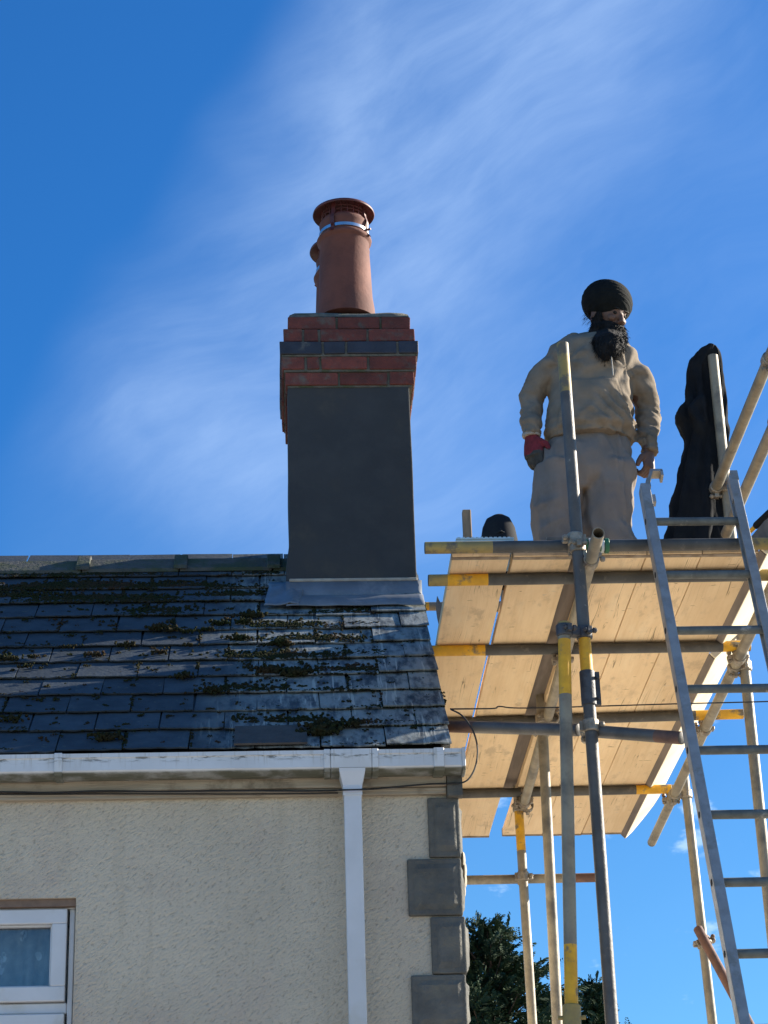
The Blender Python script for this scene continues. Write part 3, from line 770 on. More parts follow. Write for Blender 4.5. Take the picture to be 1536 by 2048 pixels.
# chimney pots with wire cowls
def make_pot(x, y, label):
    z0 = hz(5.50)
    t = thing('chimney_pot', V3((x, y, z0)), label, 'chimney pot', 'clay pots on the stack')
    zz = lambda h: hz(h)-z0
    c = V3((x, y, z0))
    b = MB(); b.lathe(c, [(.150, -.03), (.146, zz(5.535)), (.137, zz(5.60)), (.131, zz(5.78)), (.1255, zz(5.915)), (.129, zz(5.922)), (.139, zz(5.930)), (.141, zz(5.940)), (.136, zz(5.951)),
                          (.122, zz(5.962)), (.119, zz(5.99)), (.125, zz(6.018)), (.127, zz(6.034)), (.119, zz(6.046)), (.098, zz(6.044)), (.096, zz(5.6))], 40, (True, False))
    b.build('pot_body', 'terracotta', t, smooth=True, sharp=50)
    b = MB(); b.lathe(c, [(.127, zz(5.966)), (.1285, zz(5.967)), (.1285, zz(5.984)), (.127, zz(5.985))], 40); b.build('clamp_band', 'band_steel', t, smooth=True)
    # cage of wires
    b = MB(); n = 22
    for k in range(n):
        a = 2*math.pi*k/n; d = V3((math.cos(a), math.sin(a), 0))
        b.tube([c+d*.112+V3((0, 0, zz(6.03))), c+d*.113+V3((0, 0, zz(6.118)))], .0022, 5)
    for h in (6.055, 6.075, 6.095):
        b.tube([c+V3((math.cos(a)*.1135, math.sin(a)*.1135, zz(h))) for a in [2*math.pi*k/24 for k in range(25)]], .002, 5)
    b.lathe(c, [(.1125, zz(6.040)), (.1145, zz(6.040)), (.1145, zz(6.052)), (.1125, zz(6.052))], 30)
    b.build('wire_cage', 'cowl_red', t, smooth=True)
    # lid
    b = MB(); b.lathe(c, [(.030, zz(6.136)), (.12, zz(6.118)), (.150, zz(6.100)), (.1575, zz(6.094)), (.160, zz(6.098)), (.157, zz(6.108)), (.125, zz(6.128)), (.05, zz(6.146)), (.010, zz(6.150))], 44)
    b.build('cowl_lid', 'cowl_red', t, smooth=True, sharp=60)
    for k in range(4):
        a = math.radians(-118+90*k); d = V3((math.cos(a), math.sin(a), 0)); s = V3((-d.y, d.x, 0))
        b = MB()
        pth = [(.114, 6.115), (.122, 6.06), (.134, 6.02), (.132, 5.985), (.1325, 5.955), (.147, 5.935)]
        rr = []
        for r, h in pth:
            q = c+d*r+V3((0, 0, zz(h))); rr.append([q-s*.010-d*.002, q+s*.010-d*.002, q+s*.010+d*.002, q-s*.010+d*.002])
        b.rings(rr)
        b.tube([c+d*.134+s*.0+V3((0, 0, zz(5.975))), c+d*.152+V3((0, 0, zz(5.975)))], .006, 6)
        b.build('clamp_leg', 'cowl_red', t)
    return t
pot_x = .357
make_pot(pot_x, 9.68, 'terracotta chimney pot with red wire cowl, the front one of two')
make_pot(pot_x-.012, 10.045, 'terracotta chimney pot mostly hidden behind the front one')

# moss: tufts along the slate tails, scattered pads and a few fallen cushions
def moss():
    r = random.Random(23)
    ico = bmesh.new(); bmesh.ops.create_icosphere(ico, subdivisions=2, radius=1)
    iv = [v.co.copy() for v in ico.verts]; jf = [tuple(v.index for v in f.verts) for f in ico.faces]; ico.free()
    VS = []; FS = []
    def pad(x, s, rx, rs, rn, n0=.014):
        o = len(VS); c = pt(x, s, n0); sd = r.uniform(0, 50)
        for v in iv:
            k = 1+.75*noise.noise(v*2.3+V3((sd, sd, 0)))+.55*noise.noise(v*6.5+V3((0, sd, sd)))
            q = v*k; VS.append(c+V3((1, 0, 0))*(q.x*rx*.82)+sl_v*(q.y*rs*.82)+sl_n*(q.z*rn*.72-.003))
        FS.extend(tuple(o+i for i in f) for f in jf)
    # density field: thick bands as in a neglected roof
    def dens(x, c):
        d = .34+.75*noise.noise(V3((x*1.7+3, c*.43, 1.5)))+.45*noise.noise(V3((x*4.3, c*.9, 7)))
        if c >= 9 and x < .0: d += .42
        if 4 <= c <= 8 and -.1 < x < .45: d += .35
        if c <= 3 and x < -.1: d -= .12
        if c >= 9 and x > .0: d -= .6
        return d
    def clump(x, s_, spread, k, n, n0=.018):
        # a cushion is many small rough tufts
        for _ in range(n*2):
            q = r.uniform(.5, 1.1)*k
            pad(x+r.gauss(0, spread), s_+r.gauss(0, spread*.7), .0075*q, .0075*q, .0060*q, n0+r.uniform(-.002, .004))
    for c in range(NC):
        x = -2.6
        while x < .65:
            d = dens(x, c)
            x += r.uniform(.006, .016)
            if r.random() > max(.07, min(.97, d)): continue
            k = max(.45, min(1.25, d*1.25))
            n = 2+int(max(0, d)*7.5)
            up_ = max(0, d-.45)*.16
            for _ in range(n):
                kk = k*r.uniform(.55, 1.1)
                pad(x+r.uniform(-.012, .012), c*GAUGE+r.uniform(-.004, .012)+r.random()**1.6*up_, .0078*kk, .0078*kk, .0060*kk, .020)
    for _ in range(800):
        x = r.uniform(-2.4, .62); s_ = r.uniform(.03, SLEN-.1)
        if s_ > 1.35 and x > 0: continue
        k = r.choice((.45, .5, .6, .8, 1.0)); clump(x, s_, .010*k, k, r.randrange(1, 7))
    # tufts that have grown up the joints
    for _ in range(60):
        c = r.randrange(NC); jx = VERGE-SW*(r.randrange(0, 12))-(SW/2 if c % 2 else 0)
        for q in range(18): pad(jx+r.uniform(-.007, .007), c*GAUGE+r.uniform(.005, .17), .005, .006, .0045, .018)
    # thick mats
    for (x, c, wx, n) in ((-.95, 10.2, .30, 170), (-.45, 10.1, .22, 110), (-1.25, 9.5, .25, 110), (-.2, 9.4, .20, 90), (.05, 7.1, .20, 90), (-.05, 5.1, .22, 130), (.15, 6.2, .25, 110), (.30, 4.2, .22, 90), (-.1, 3.1, .18, 70), (.05, 1.3, .2, 70), (-.9, 9.2, .3, 120), (-.55, 8.3, .2, 60)):
        for _ in range(int(n*2.4)): pad(x+r.gauss(0, wx*.5), c*GAUGE+abs(r.gauss(0, .040))-.005, .0085*r.uniform(.5, 1.25), .0085*r.uniform(.5, 1.25), .0065, .020)
    # bigger cushions that have rolled down
    for (px, py, k, n) in ((505, 1243, 1.5, 12), (490, 1256, 1.2, 8), (320, 1268, 1.5, 8), (345, 1272, 1.1, 6), (372, 1275, 1.0, 5), (440, 1258, 1.3, 9), (412, 1270, 1.0, 6), (255, 1302, 1.2, 6), (190, 1322, 1.2, 7), (134, 1306, .9, 4), (65, 1325, .9, 5), (12, 1330, 1.3, 8), (55, 1345, .9, 5),
                           (640, 1478, 1.9, 16), (655, 1466, 1.5, 10), (700, 1462, 1.3, 8), (725, 1458, 1.1, 6), (320, 1317, 1.1, 5), (375, 1302, .9, 4), (20, 1453, 1.3, 7), (215, 1490, 1.5, 8), (425, 1395, 1.4, 7), (370, 1365, 1.3, 7), (590, 1360, 1.6, 14), (540, 1355, 1.6, 14), (560, 1300, 1.5, 12), (480, 1290, 1.4, 8)):
        dr = ray(px, py); o_ = pt(0, 0)-V3((0, 0, EYE)); t = o_.dot(sl_n)/dr.dot(sl_n); q = dr*t+V3((0, 0, EYE))
        s = (q-pt(0, 0)).dot(sl_v)
        for _ in range(n*6): pad(q.x+r.gauss(0, .019*k), s+abs(r.gauss(0, .015*k)), .0068*k*r.uniform(.5, 1.1), .0068*k*r.uniform(.5, 1.1), .0070*k, .022+r.uniform(0, .013)*k)
    me = bpy.data.meshes.new('moss'); me.from_pydata([tuple(q) for q in VS], [], FS); me.materials.append(MATS['moss'])
    me.polygons.foreach_set('use_smooth', [True]*len(FS))
    tag(link('moss', me, V3((0, 0, 0))), 'dark green and brown moss growing along the slates', 'moss', kind='stuff')
moss()

# cables along the fascia, round the corner and away to the right
def spline(pts, n=8):
    pts = [V3(q) for q in pts]; out = []
    for i in range(len(pts)-1):
        a, b_, c, d = pts[max(i-1, 0)], pts[i], pts[i+1], pts[min(i+2, len(pts)-1)]
        for k in range(n):
            t = k/n
            out.append(.5*((2*b_)+(c-a)*t+(2*a-5*b_+4*c-d)*t*t+(3*b_-a-3*c+d)*t**3))
    out.append(pts[-1]); return out
pts = [P(px, py, Y=8.150) for px, py in ((-260, 1584), (0, 1584), (100, 1585), (205, 1582), (330, 1583), (480, 1581), (600, 1582), (668, 1581))]
pts += [P(684, 1580, Y=8.054), P(726, 1579, Y=8.054), P(745, 1578, Y=8.150)] + [P(px, py, Y=8.143) for px, py in ((800, 1573), (860, 1568), (905, 1567))]
pts += [P(922, 1566, Y=8.15), P(938, 1557, Y=8.16), P(951, 1532, Y=8.17), P(955, 1497, Y=8.18), P(946, 1462, Y=8.20), P(925, 1432, Y=8.24), P(902, 1419, Y=8.30)]
b = MB(); b.tube(spline(pts), .0034, 7); tag(b.build('cable', 'cable_black', smooth=True), 'black cable clipped along the fascia and looping at the corner', 'cable')
b = MB(); b.tube(spline([P(-260, 1590, Y=8.1615), P(200, 1588, Y=8.1615), P(500, 1588, Y=8.1615), P(676, 1586, Y=8.1615)]), .0026, 6)
tag(b.build('cable', 'cable_black', smooth=True), 'thin cable stapled under the black one, left of the downpipe', 'cable')
pts = [P(900, 1418, Y=8.36), P(985, 1417, Y=8.36), P(1000, 1413, Y=8.36), P(1060, 1416, Y=8.37), P(1340, 1408, Y=8.40), P(1536, 1403, Y=8.42), P(1900, 1392, Y=8.5), P(2600, 1340, Y=9.0)]
b = MB(); b.tube(spline(pts), .0030, 6); tag(b.build('cable', 'cable_black', smooth=True), 'overhead cable stretched away to the right below the deck', 'cable')

# ================================================================== SCAFFOLD
HB = 3.45     # underside of the deck above the eye
TR = .02415
sc_ = thing('scaffold', V3((1.4, 9.9, 0)), 'steel tube scaffold with yellow marked ends beside the house', 'scaffold')
def tube(name, p0, p1, paint=(), mat='tube_steel', r=TR, hollow=False, n=20):
    """paint: (t0, t1, material)"""
    cuts = sorted({0.0, 1.0, *[q for a in paint for q in a[:2]]}); cuts = [c for c in cuts if 0 <= c <= 1]
    mats = [mat]+[q for q in dict.fromkeys(a[2] for a in paint)]
    b = MB(); d = p1-p0; L = d.length; t = d.normalized(); s = t.orthogonal().normalized(); w_ = t.cross(s)
    ring = lambda c, rr: [c+(s*math.cos(2*math.pi*k/n)+w_*math.sin(2*math.pi*k/n))*rr for k in range(n)]
    for a, c in zip(cuts[:-1], cuts[1:]):
        mid = (a+c)/2; b.cur = 0
        for q in paint:
            if q[0] <= mid <= q[1]: b.cur = mats.index(q[2])
        b.rings([ring(p0+d*a, r), ring(p0+d*c, r)], False, False)
    b.cur = 0
    for q, e in ((p0, t), (p1, -t)):
        if hollow: b.rings([ring(q, r), ring(q, r-.004), ring(q+e*.10, r-.004)], False, True)
        else: b.rings([ring(q, r), ring(q-e*.002, r-.003)], False, True)
    o = b.build(name, mats, sc_, smooth=True, sharp=50, fix=False)
    return o
def coupler(pos, da, db, off, mat='coupler_steel', parent=None):
    """two clamp bands back to back: one round a tube along da at pos, one round a tube along db at pos+off"""
    b = MB(); da = da.normalized(); db = db.normalized(); o = off.normalized()
    for c, d in ((pos, da), (pos+off, db)):
        s = o if abs(o.dot(d)) < .9 else d.orthogonal(); s = (s-d*s.dot(d)).normalized(); w_ = d.cross(s)
        rg = []
        for q, rr in ((-.024, .0245), (-.024, .0295), (-.018, .0318), (.018, .0318), (.024, .0295), (.024, .0245)):
            rg.append([c+d*q+(s*math.cos(2*math.pi*k/16)+w_*math.sin(2*math.pi*k/16))*rr for k in range(16)])
        b.rings(rg, False, False)
        # hinge lug on one side, bolt and flanged nut on the other
        R = Matrix((d, s, w_)).transposed()
        b.box(c+w_*.034, (.040, .016, .018), R)
        b.box(c-w_*.040, (.030, .020, .022), R)
        b.tube([c-w_*.042-s*.026, c-w_*.042+s*.034], .0062, 8)
        b.tube([c-w_*.042+s*.016, c-w_*.042+s*.030], .0115, 6)
        b.tube([c-w_*.042-s*.022, c-w_*.042-s*.014], .0105, 6)
    m_ = pos+off*.5; s = da
    R = Matrix((da, o.cross(da).normalized(), o)).transposed()
    b.box(m_, (.036, .036, max(.006, off.length-.052)), R)
    return bevel(b.build('coupler', mat, sc_ if parent is None else parent), .002)
XA, YA, ZA = V3((1, 0, 0)), V3((0, 1, 0)), V3((0, 0, 1))
def xpaint(p0, p1, *rs): return [(tpx(p0, p1, a, 0) if a is not None else 0.0, tpx(p0, p1, c, 0) if c is not None else 1.0, m_) for a, c, m_ in rs]
def ypaint(p0, p1, *rs): return [(min(u), max(u), m_) for u, m_ in (((tpx(p0, p1, a, 1) if a is not None else 0.0, tpx(p0, p1, c, 1) if c is not None else 0.0), m_) for a, c, m_ in rs)]

# cross tubes, parallel with the house front; the deck lies on the last four
T1a, T1b = P(850, 1096, H=HB+.018), P(1640, 1086, H=HB+.018)
tube('transom', T1a, T1b, xpaint(T1a, T1b, (None, 900, 'tube_olive'), (900, 985, 'tube_olive'), (1478, None, 'tube_olive')), 'tube_transom')
def tr(pa, pb, *paint, mat='tube_transom', h=HB-.0245):
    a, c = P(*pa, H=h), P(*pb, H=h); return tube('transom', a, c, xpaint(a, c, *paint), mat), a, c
_, T2a, T2b = tr((857, 1161), (1600, 1149), (None, 895, 'tube_olive'), (895, 976, 'tube_yellow'), (1505, None, 'tube_olive'), mat='tube_transom')
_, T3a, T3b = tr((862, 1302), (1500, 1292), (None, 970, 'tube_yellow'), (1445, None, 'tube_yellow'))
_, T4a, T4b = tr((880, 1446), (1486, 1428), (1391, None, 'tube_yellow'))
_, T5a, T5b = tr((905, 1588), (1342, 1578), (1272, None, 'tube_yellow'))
# bearers running back, under the cross tubes
HL = HB-.0735
L1a, L1b = P(1197, 1066, H=HL), P(1046, 1616, H=HL)
tube('ledger', L1a, L1b, ypaint(L1a, L1b), 'tube_steel', hollow=True)
L2a, L2b = V3((1.990, 7.6, hz(HL))), V3((2.075, P(1313, 1685, H=HL).y, hz(HL)))
tube('ledger', L2a, L2b)
# uprights
def upright(px, py, Y, z1, z0=0.012, paint=(), mat='tube_steel', px2=None, py2=None, Y2=None):
    a = P(px, py, Y=Y); base = V3((a.x, a.y, z0))
    if px2 is not None:
        c = P(px2, py2, Y=Y2 or Y); k = (z0-a.z)/(c.z-a.z); base = a.lerp(c, k)
        top = a.lerp(c, (z1-a.z)/(c.z-a.z))
    else: top = V3((a.x, a.y, z1))
    tube('standard', base, top, paint(base, top) if callable(paint) else paint, mat, hollow=True)
    if z0 < .05:
        b = MB(); b.bb(base.x-.075, base.x+.075, base.y-.075, base.y+.075, .001, .009); b.lathe(V3((base.x, base.y, .009)), [(.018, 0), (.018, .05)], 10)
        b.build('base_plate', 'tube_rust', sc_)
    return base, top
YAp = 7.88
zA = P(1172, 1345, Y=YAp).z
A0_, A1_ = upright(1224, 2048, YAp, zA+.0, paint=lambda p, q: [], mat='tube_dark')
A2_ = P(1166, 1262, Y=YAp); A3_ = P(1125, 688, Y=YAp)
A2_ = V3((A1_.x, YAp, A1_.z+.001))
tube('standard', A2_, A3_, ypaint(A2_, A3_, (786, 688, 'tube_olive'), (1345, 1272, 'tube_yellow')), 'tube_dark')
# spigot sleeve joining the two, with its bolts
b = MB(); c0, c1 = P(1176, 1412, Y=YAp), P(1172, 1343, Y=YAp); ax = V3((A0_.x, YAp, 0))
p0, p1 = V3((A0_.x, YAp, c0.z)), V3((A0_.x, YAp, c1.z))
b.tube([p0, p0+ZA*.002, p1-ZA*.002, p1], [.0265, .0298, .0298, .0265], 18)
b.bb(A0_.x+.028, A0_.x+.046, YAp-.006, YAp+.006, c0.z+.004, c1.z-.004)
for k in (.2, .8): b.tube([p0.lerp(p1, k)+V3((.037, -.022, 0)), p0.lerp(p1, k)+V3((.037, .022, 0))], .007, 8)
b.build('sleeve_coupler', 'coupler_dark', sc_, smooth=True, sharp=35)
B0_, B1_ = upright(1143, 2010, 7.85, P(1128, 1246, Y=7.85).z, px2=1128, py2=1250, Y2=7.85,
                   paint=lambda p, q: ypaint(p, q, (1390, 1280, 'tube_yellow'), (1262, 1244, 'tube_olive'), (2012, 1890, 'tube_yellow')))
k = (P(1143, 2010, Y=7.85).z-B0_.z)/(B1_.z-B0_.z); q = B0_.lerp(B1_, k)
b = MB(); dd = (B1_-B0_).normalized(); b.tube([B0_+dd*.004, q-dd*.004, q], [.0335, .0335, .029], 20)
b.tube([q-dd*.045-XA*.0+V3((-.05, -.0, 0)), q-dd*.045+V3((.05, 0, 0))], .008, 8)
b.build('prop_sleeve', 'tube_olive', sc_, smooth=True, sharp=40)
C0_, C1_ = upright(1115, 2048, 9.75, P(1079, 1332, Y=9.75).z, px2=1079, py2=1335)
D0_, D1_ = upright(1065, 2048, 11.17, hz(4.63), px2=1037, py2=1612, mat='tube_steel', paint=lambda p, q: ypaint(p, q, (1702, 1612, 'tube_yellow')))
YE = 10.98; E0_, E1_ = upright(1425, 2048, YE, hz(3.475), px2=1372, py2=1585)
YF = 9.08; xF = P(1490, 1340, Y=YF).x
F0_, F1_ = upright(1490, 1340, YF, P(1425, 712, Y=YF).z)
# low tie from the house past the front upright, and the rail behind
Ra, Rb, Rc = P(896, 1453, Y=8.42), P(1157, 1460, Y=7.965), P(1364, 1476, Y=7.63)
tube('tie_tube', Ra, Rb, xpaint(Ra, Rb, (None, 952, 'tube_rust')), 'tube_dark')
tube('tie_tube', Rb.lerp(Rc, .155), Rc, [(.72, 1.0, 'tube_rust')], 'tube_dark')
Ha, Hb_ = P(900, 1761, Y=11.225), P(1196, 1755, Y=11.225)
tube('tie_tube', Ha, Hb_, [(.8, 1.0, 'tube_rust')])
b0 = P(1396, 1858, Y=10.93); b1 = P(1506, 2062, Y=10.55)
bb_ = b0+(b1-b0)*((0.10-b0.z)/(b1.z-b0.z))
tube('brace', b0, bb_, [], 'tube_rust')
# guard rails on the right and at the back
G1a = P(1427, 988, X=2.016); G1b = V3((2.016, 6.9, G1a.z+.01)); tube('guard_rail', G1a, G1b)
G2a = P(1452, 1068, X=2.016); G2b = V3((2.016, 6.95, G2a.z+.01)); tube('guard_rail', G2a, G2b)
Ka = P(845, 1213, Y=11.12); Kb = V3((2.25, 11.12, Ka.z)); tube('guard_rail', Ka, Kb, [(0, .03, 'tube_steel'), (.012, .024, 'tube_yellow')])
N0_, N1_ = V3((2.066, 7.86, .012)), V3((2.066, 7.86, G1a.z+.14)); tube('standard', N0_, N1_, hollow=True)   # near right corner, carries the rails
# couplers where tubes cross
def at_y(a, b_, y): return a.lerp(b_, (y-a.y)/(b_.y-a.y))
def at_x(a, b_, x): return a.lerp(b_, (x-a.x)/(b_.x-a.x))
def at_z(a, b_, z): return a.lerp(b_, (z-a.z)/(b_.z-a.z))
q = at_z(A2_, A3_, T1a.z-.03); coupler(q, ZA, YA, at_y(L1a, L1b, q.y)+V3((0, 0, 0))-q)
coupler(at_x(T1a, T1b, A0_.x-.01), XA, ZA, V3((0, -.066, 0)))
zc = P(1150, 1267, Y=YAp).z; pb_ = at_z(B0_, B1_, zc); pa_ = V3((A0_.x, YAp, zc)); coupler(pb_, ZA, ZA, pa_-pb_, 'coupler_dark')
zc = P(1180, 1452, Y=YAp).z; pa_ = V3((A0_.x, YAp, zc)); coupler(pa_, ZA, Rb-Ra, V3((0, .055, 0)))
for (a, c) in ((T3a, T3b), (T4a, T4b), (T5a, T5b)):
    for (l, m_) in ((L1a, L1b), (L2a, L2b)):
        q = at_y(l, m_, a.y); coupler(q, YA, XA, V3((0, 0, .049)))
q = at_y(L1a, L1b, 9.75); pc = at_z(C0_, C1_, q.z); coupler(pc, ZA, YA, q-pc if (q-pc).length > .03 else V3((.05, 0, 0)))
pd = at_z(D0_, D1_, hz(HL)); coupler(pd, ZA, YA, V3((.045, -.02, 0)))
pd = at_z(D0_, D1_, Ha.z); coupler(pd, ZA, XA, V3((0, .052, 0)))
pe = at_z(E0_, E1_, hz(HL)); coupler(pe, ZA, YA, at_y(L2a, L2b, pe.y)-pe)
for g_ in (G1a, G2a): coupler(V3((2.066, 7.86, g_.z+.006)), ZA, YA, V3((-.05, 0, 0)))
pf = V3((xF, YF, hz(HL))); coupler(pf, ZA, YA, at_y(L2a, L2b, YF)-pf)
pf = V3((xF, YF, G1a.z)); coupler(pf, ZA, YA, V3((2.016-xF, 0, 0)))
pe = at_z(E0_, E1_, P(1412, 1888, Y=YE).z); coupler(pe, ZA, bb_-b0, V3((0, -.052, 0)))
pd = at_z(D0_, D1_, Ka.z); coupler(pd, ZA, XA, V3((0, -.05, 0)))

# ------------------------------------------------------------------ deck boards
DT = .038
def board(x0, x1, y0, y1, z, label, mat='board_wood', dz=0, group='scaffold boards of the deck'):
    t = thing('scaffold_board', V3(((x0+x1)/2, (y0+y1)/2, z)), label, 'board', group)
    b = MB(); n = 14; rs = []
    for i in range(n+1):
        y = y0+(y1-y0)*i/n; wv = .0016*noise.noise(V3((x0*9, y*1.3, 3)))
        jx0, jx1 = .0015*noise.noise(V3((x0*5, y*3, 1))), .0015*noise.noise(V3((x1*5, y*3, 9)))
        rs.append([V3((x0+jx0, y, z+wv)), V3(((x0+x1)/2, y, z+wv+.001)), V3((x1+jx1, y, z+wv)), V3((x1+jx1, y, z+DT+wv)), V3((x0+jx0, y, z+DT+wv))])
    b.rings(rs); bevel(b.build('plank', mat, t), .003, 2)
    for y in (y0+.02, y1-.02):
        b = MB(); b.rings([[V3((x, yy, zz)) for x, zz in ((x0-.0015, z-.0022), (x1+.0015, z-.0022), (x1+.0015, z+DT+.002), (x0-.0015, z+DT+.002))] for yy in (y-.013, y+.013)], True, True)
        b.build('end_band', 'hoop_iron', t)
    return t
ZB = hz(HB)
YN, YFAR = 7.985, 11.98
names = ['outermost deck board on the chimney side, with a gap on its right', 'second deck board from the chimney side, beside the wide gap', 'deck board just right of the wide gap, under the worker',
         'second deck board from the ladder side of the deck', 'deck board along the ladder side, next to the leaning toe board']
for i, (x0, x1) in enumerate(((.692, .922), (.937, 1.172), (1.247, 1.469), (1.472, 1.692), (1.695, 1.920))):
    board(x0, x1, YN+rnd.uniform(0, .01), YFAR+rnd.uniform(-.02, .02), ZB+.0005*i, names[i])
board(1.075, 1.299, 7.99, 11.28, ZB+DT+.004, 'grey board lying on the deck over the wide gap', 'board_grey')
# toe board leaning outwards against the uprights
th = math.radians(48); uvec = V3((math.sin(th), 0, math.cos(th))); nvec = V3((math.cos(th), 0, -math.sin(th)))
o0 = V3((1.921, 0, ZB+.004)); WD, TH = .202, .034
def tb(y, u, n): return V3((0, y, 0))+o0+uvec*u+nvec*n
for (y0, y1, lab) in ((7.95, YF-.034, 'short pale toe board leaning out behind the ladder top, in sunlight'), (YF+.034, 11.98, 'long pale sunlit toe board leaning outwards along the right edge of the deck')):
    tt = thing('toe_board', V3((1.97, (y0+y1)/2, ZB)), lab, 'board', 'toe boards on the sunny side')
    b = MB(); n = 24; rs = []
    for i in range(n+1):
        y = y0+(y1-y0)*i/n; e = max(0, (y-11.64)/.34); wd = WD*(1-.72*e**1.8)
        jj = .002*noise.noise(V3((1, y*2, 4)))
        rs.append([tb(y, jj, 0), tb(y, jj, TH), tb(y, wd, TH), tb(y, wd, 0)])
    b.rings(rs); bevel(b.build('plank', 'board_pale', tt), .003, 2)
    b = MB(); b.rings([[tb(y, u, n_) for u, n_ in ((-.004, -.001), (-.004, TH-.002), (-.0005, TH-.002), (-.0005, -.001))] for y in (y0+.01, y1-.01)])
    b.build('edge_shade', 'board_grey', tt)  # dark strip paints the shade along the board's worn lower edge

# ------------------------------------------------------------------ ladder
LP0 = V3((1.489, 7.914, hz(3.558))); LV = V3((.003, -.0935, -.269))
lad = thing('ladder', V3((1.67, 6.12, 0)), 'aluminium ladder leaning on the front tube of the scaffold', 'ladder')
ld = LV.normalized(); lx = XA; ln = lx.cross(ld).normalized()    # ln points to the front/up side
RL = Matrix((lx, ln, ld)).transposed()
LWID = .375; foot_k = (LP0.z-.02)/.269
def stile(xo, topk, botk):
    a = LP0+LV*topk+XA*xo; c = LP0+LV*botk+XA*xo
    b = MB(); mid = (a+c)/2; L = (c-a).length
    b.box(mid, (.026, .060, L), RL)
    # rolled lips that make the channel
    b.box(mid+ln*.0275+lx*(.006 if xo < .1 else -.006), (.036, .008, L-.002), RL); b.box(mid-ln*.0275+lx*(.006 if xo < .1 else -.006), (.036, .008, L-.002), RL)
    return bevel(b.build('stile', 'aluminium', lad), .003, 2)
stile(-.014, -.66, foot_k); stile(LWID-.014, -.80, foot_k)
for k in range(19):
    c = LP0+LV*k
    b = MB(); b.tube([c+XA*.000, c+XA*(LWID-.028)], .0165, 16); b.build('rung', 'rung_grime', lad, smooth=True, sharp=50)
    b = MB(); b.tube([c-XA*.0275, c-XA*.0285], .0125, 12); b.build('rung_end', 'black_hole', lad)
for xo, tk in ((-.014, -.66), (LWID-.014, -.80)):
    a = LP0+LV*tk+XA*xo
    b = MB()
    if xo < .1:
        q = a+XA*.020
        b.box(q+ld*.040, (.012, .050, .13), RL); b.box(q-ld*.012+XA*.004, (.012, .046, .05), RL)
        b.box(q-ld*.052+XA*.014+ln*.004, (.012, .046, .070), RL @ Matrix.Rotation(-.35, 3, 'Y'))
        b.box(q-ld*.084+XA*.044+ln*.004, (.050, .046, .012), RL); b.box(q-ld*.070+XA*.066+ln*.004, (.010, .046, .03), RL)
        b.box(q+ld*.070+XA*.012, (.020, .030, .040), RL)
        b.build('extension_hook', 'aluminium', lad)
    else:
        b.box(a+ld*.0+XA*0, (.030, .064, .05), RL); b.box(a+ld*.06-XA*.016, (.006, .05, .10), RL)
        b.build('guide_bracket', 'aluminium', lad)
    f = LP0+LV*foot_k+XA*xo; b = MB(); b.box(f+V3((0, 0, -.005)), (.034, .075, .03)); b.build('rubber_foot', 'black_rubber', lad)

# ------------------------------------------------------------------ small things on the deck
ZD = ZB+DT
s = P(935, 1060, Y=8.45); zt = P(935, 1022, Y=8.45).z
b = MB(); b.bb(s.x-.019, s.x+.017, 8.432, 8.47, ZD+.002, zt); tag(bevel(b.build('timber_stake', 'post_wood'), .003), 'short timber stake standing upright at the chimney end of the deck', 'stake')
xa, xb = P(911, 1078, Y=8.06).x, P(1026, 1078, Y=8.06).x; z0, z1 = P(960, 1083.5, Y=8.03).z, P(960, 1073.5, Y=8.03).z
t = thing('tray', V3(((xa+xb)/2, 8.15, ZD)), 'pale blue flat tray lying on the chimney end of the deck', 'tray')
b = MB(); b.bb(xa, xb, 8.03, 8.25, z1-.010, z1-.004)
for k in range(12): b.bb(xa+.006+k*(xb-xa-.012)/12, xa+.006+(k+.6)*(xb-xa-.012)/12, 8.032, 8.25, z1-.004, z1)
b.build('tray_top', 'tray_blue', t)
for ya_ in (8.034, 8.23):
    b = MB(); b.bb(xa, xb, ya_, ya_+.008, ZD+.001, z1-.0105); b.build('tray_side', 'tray_blue', t)
# black tub turned over behind the tray
c = P(998, 1075, Y=8.36); zt_ = P(998, 1031, Y=8.36).z
t = thing('tub', V3((c.x, 8.36, ZD)), 'black rounded tub turned upside down behind the pale tray', 'tub')
b = MB(); H_ = zt_-ZD; Rr_ = (P(1037, 1075, Y=8.36).x-P(960, 1075, Y=8.36).x)/2
pf = [(Rr_*1.03, .001), (Rr_*1.06, .006), (Rr_*1.05, .020), (Rr_*1.0, .024), (Rr_*.98, H_*.40), (Rr_*.95, H_*.62), (Rr_*.84, H_*.80), (Rr_*.62, H_*.93), (Rr_*.30, H_*.985), (.006, H_)]
b.lathe(V3((c.x, 8.36, ZD)), pf, 30); b.v = [q+V3((.006*noise.noise(q*14), .006*noise.noise(q*14+V3((5, 0, 0))), .005*noise.noise(q*11)*(1 if q.z > ZD+.03 else 0))) for q in b.v]
b.build('shell', 'black_rubber', t, smooth=True, sharp=55)
b = MB(); hp = [V3((c.x+math.cos(a)*Rr_*1.04, 8.36-Rr_*.25, ZD+.03+math.sin(a)*H_*.55)) for a in [math.pi*k/14 for k in range(15)]]
b.tube([q+V3((0, -Rr_*.78*(1-abs(math.cos(math.pi*k/14))), 0)) for k, q in enumerate(hp)], .004, 7); b.build('handle', 'black_rubber', t, smooth=True)
# dark offcut sticking out past the board on the chimney side
q = [P(px, py, Y=8.95) for px, py in ((874, 1190), (884, 1212), (889, 1236), (884, 1254), (874, 1236), (871, 1212))]
b = MB(); b.prism(q, (.05, .30, -.015)); tag(bevel(b.build('timber_offcut', 'board_grey'), .004), 'dark pointed timber offcut poking out left of the deck', 'offcut')
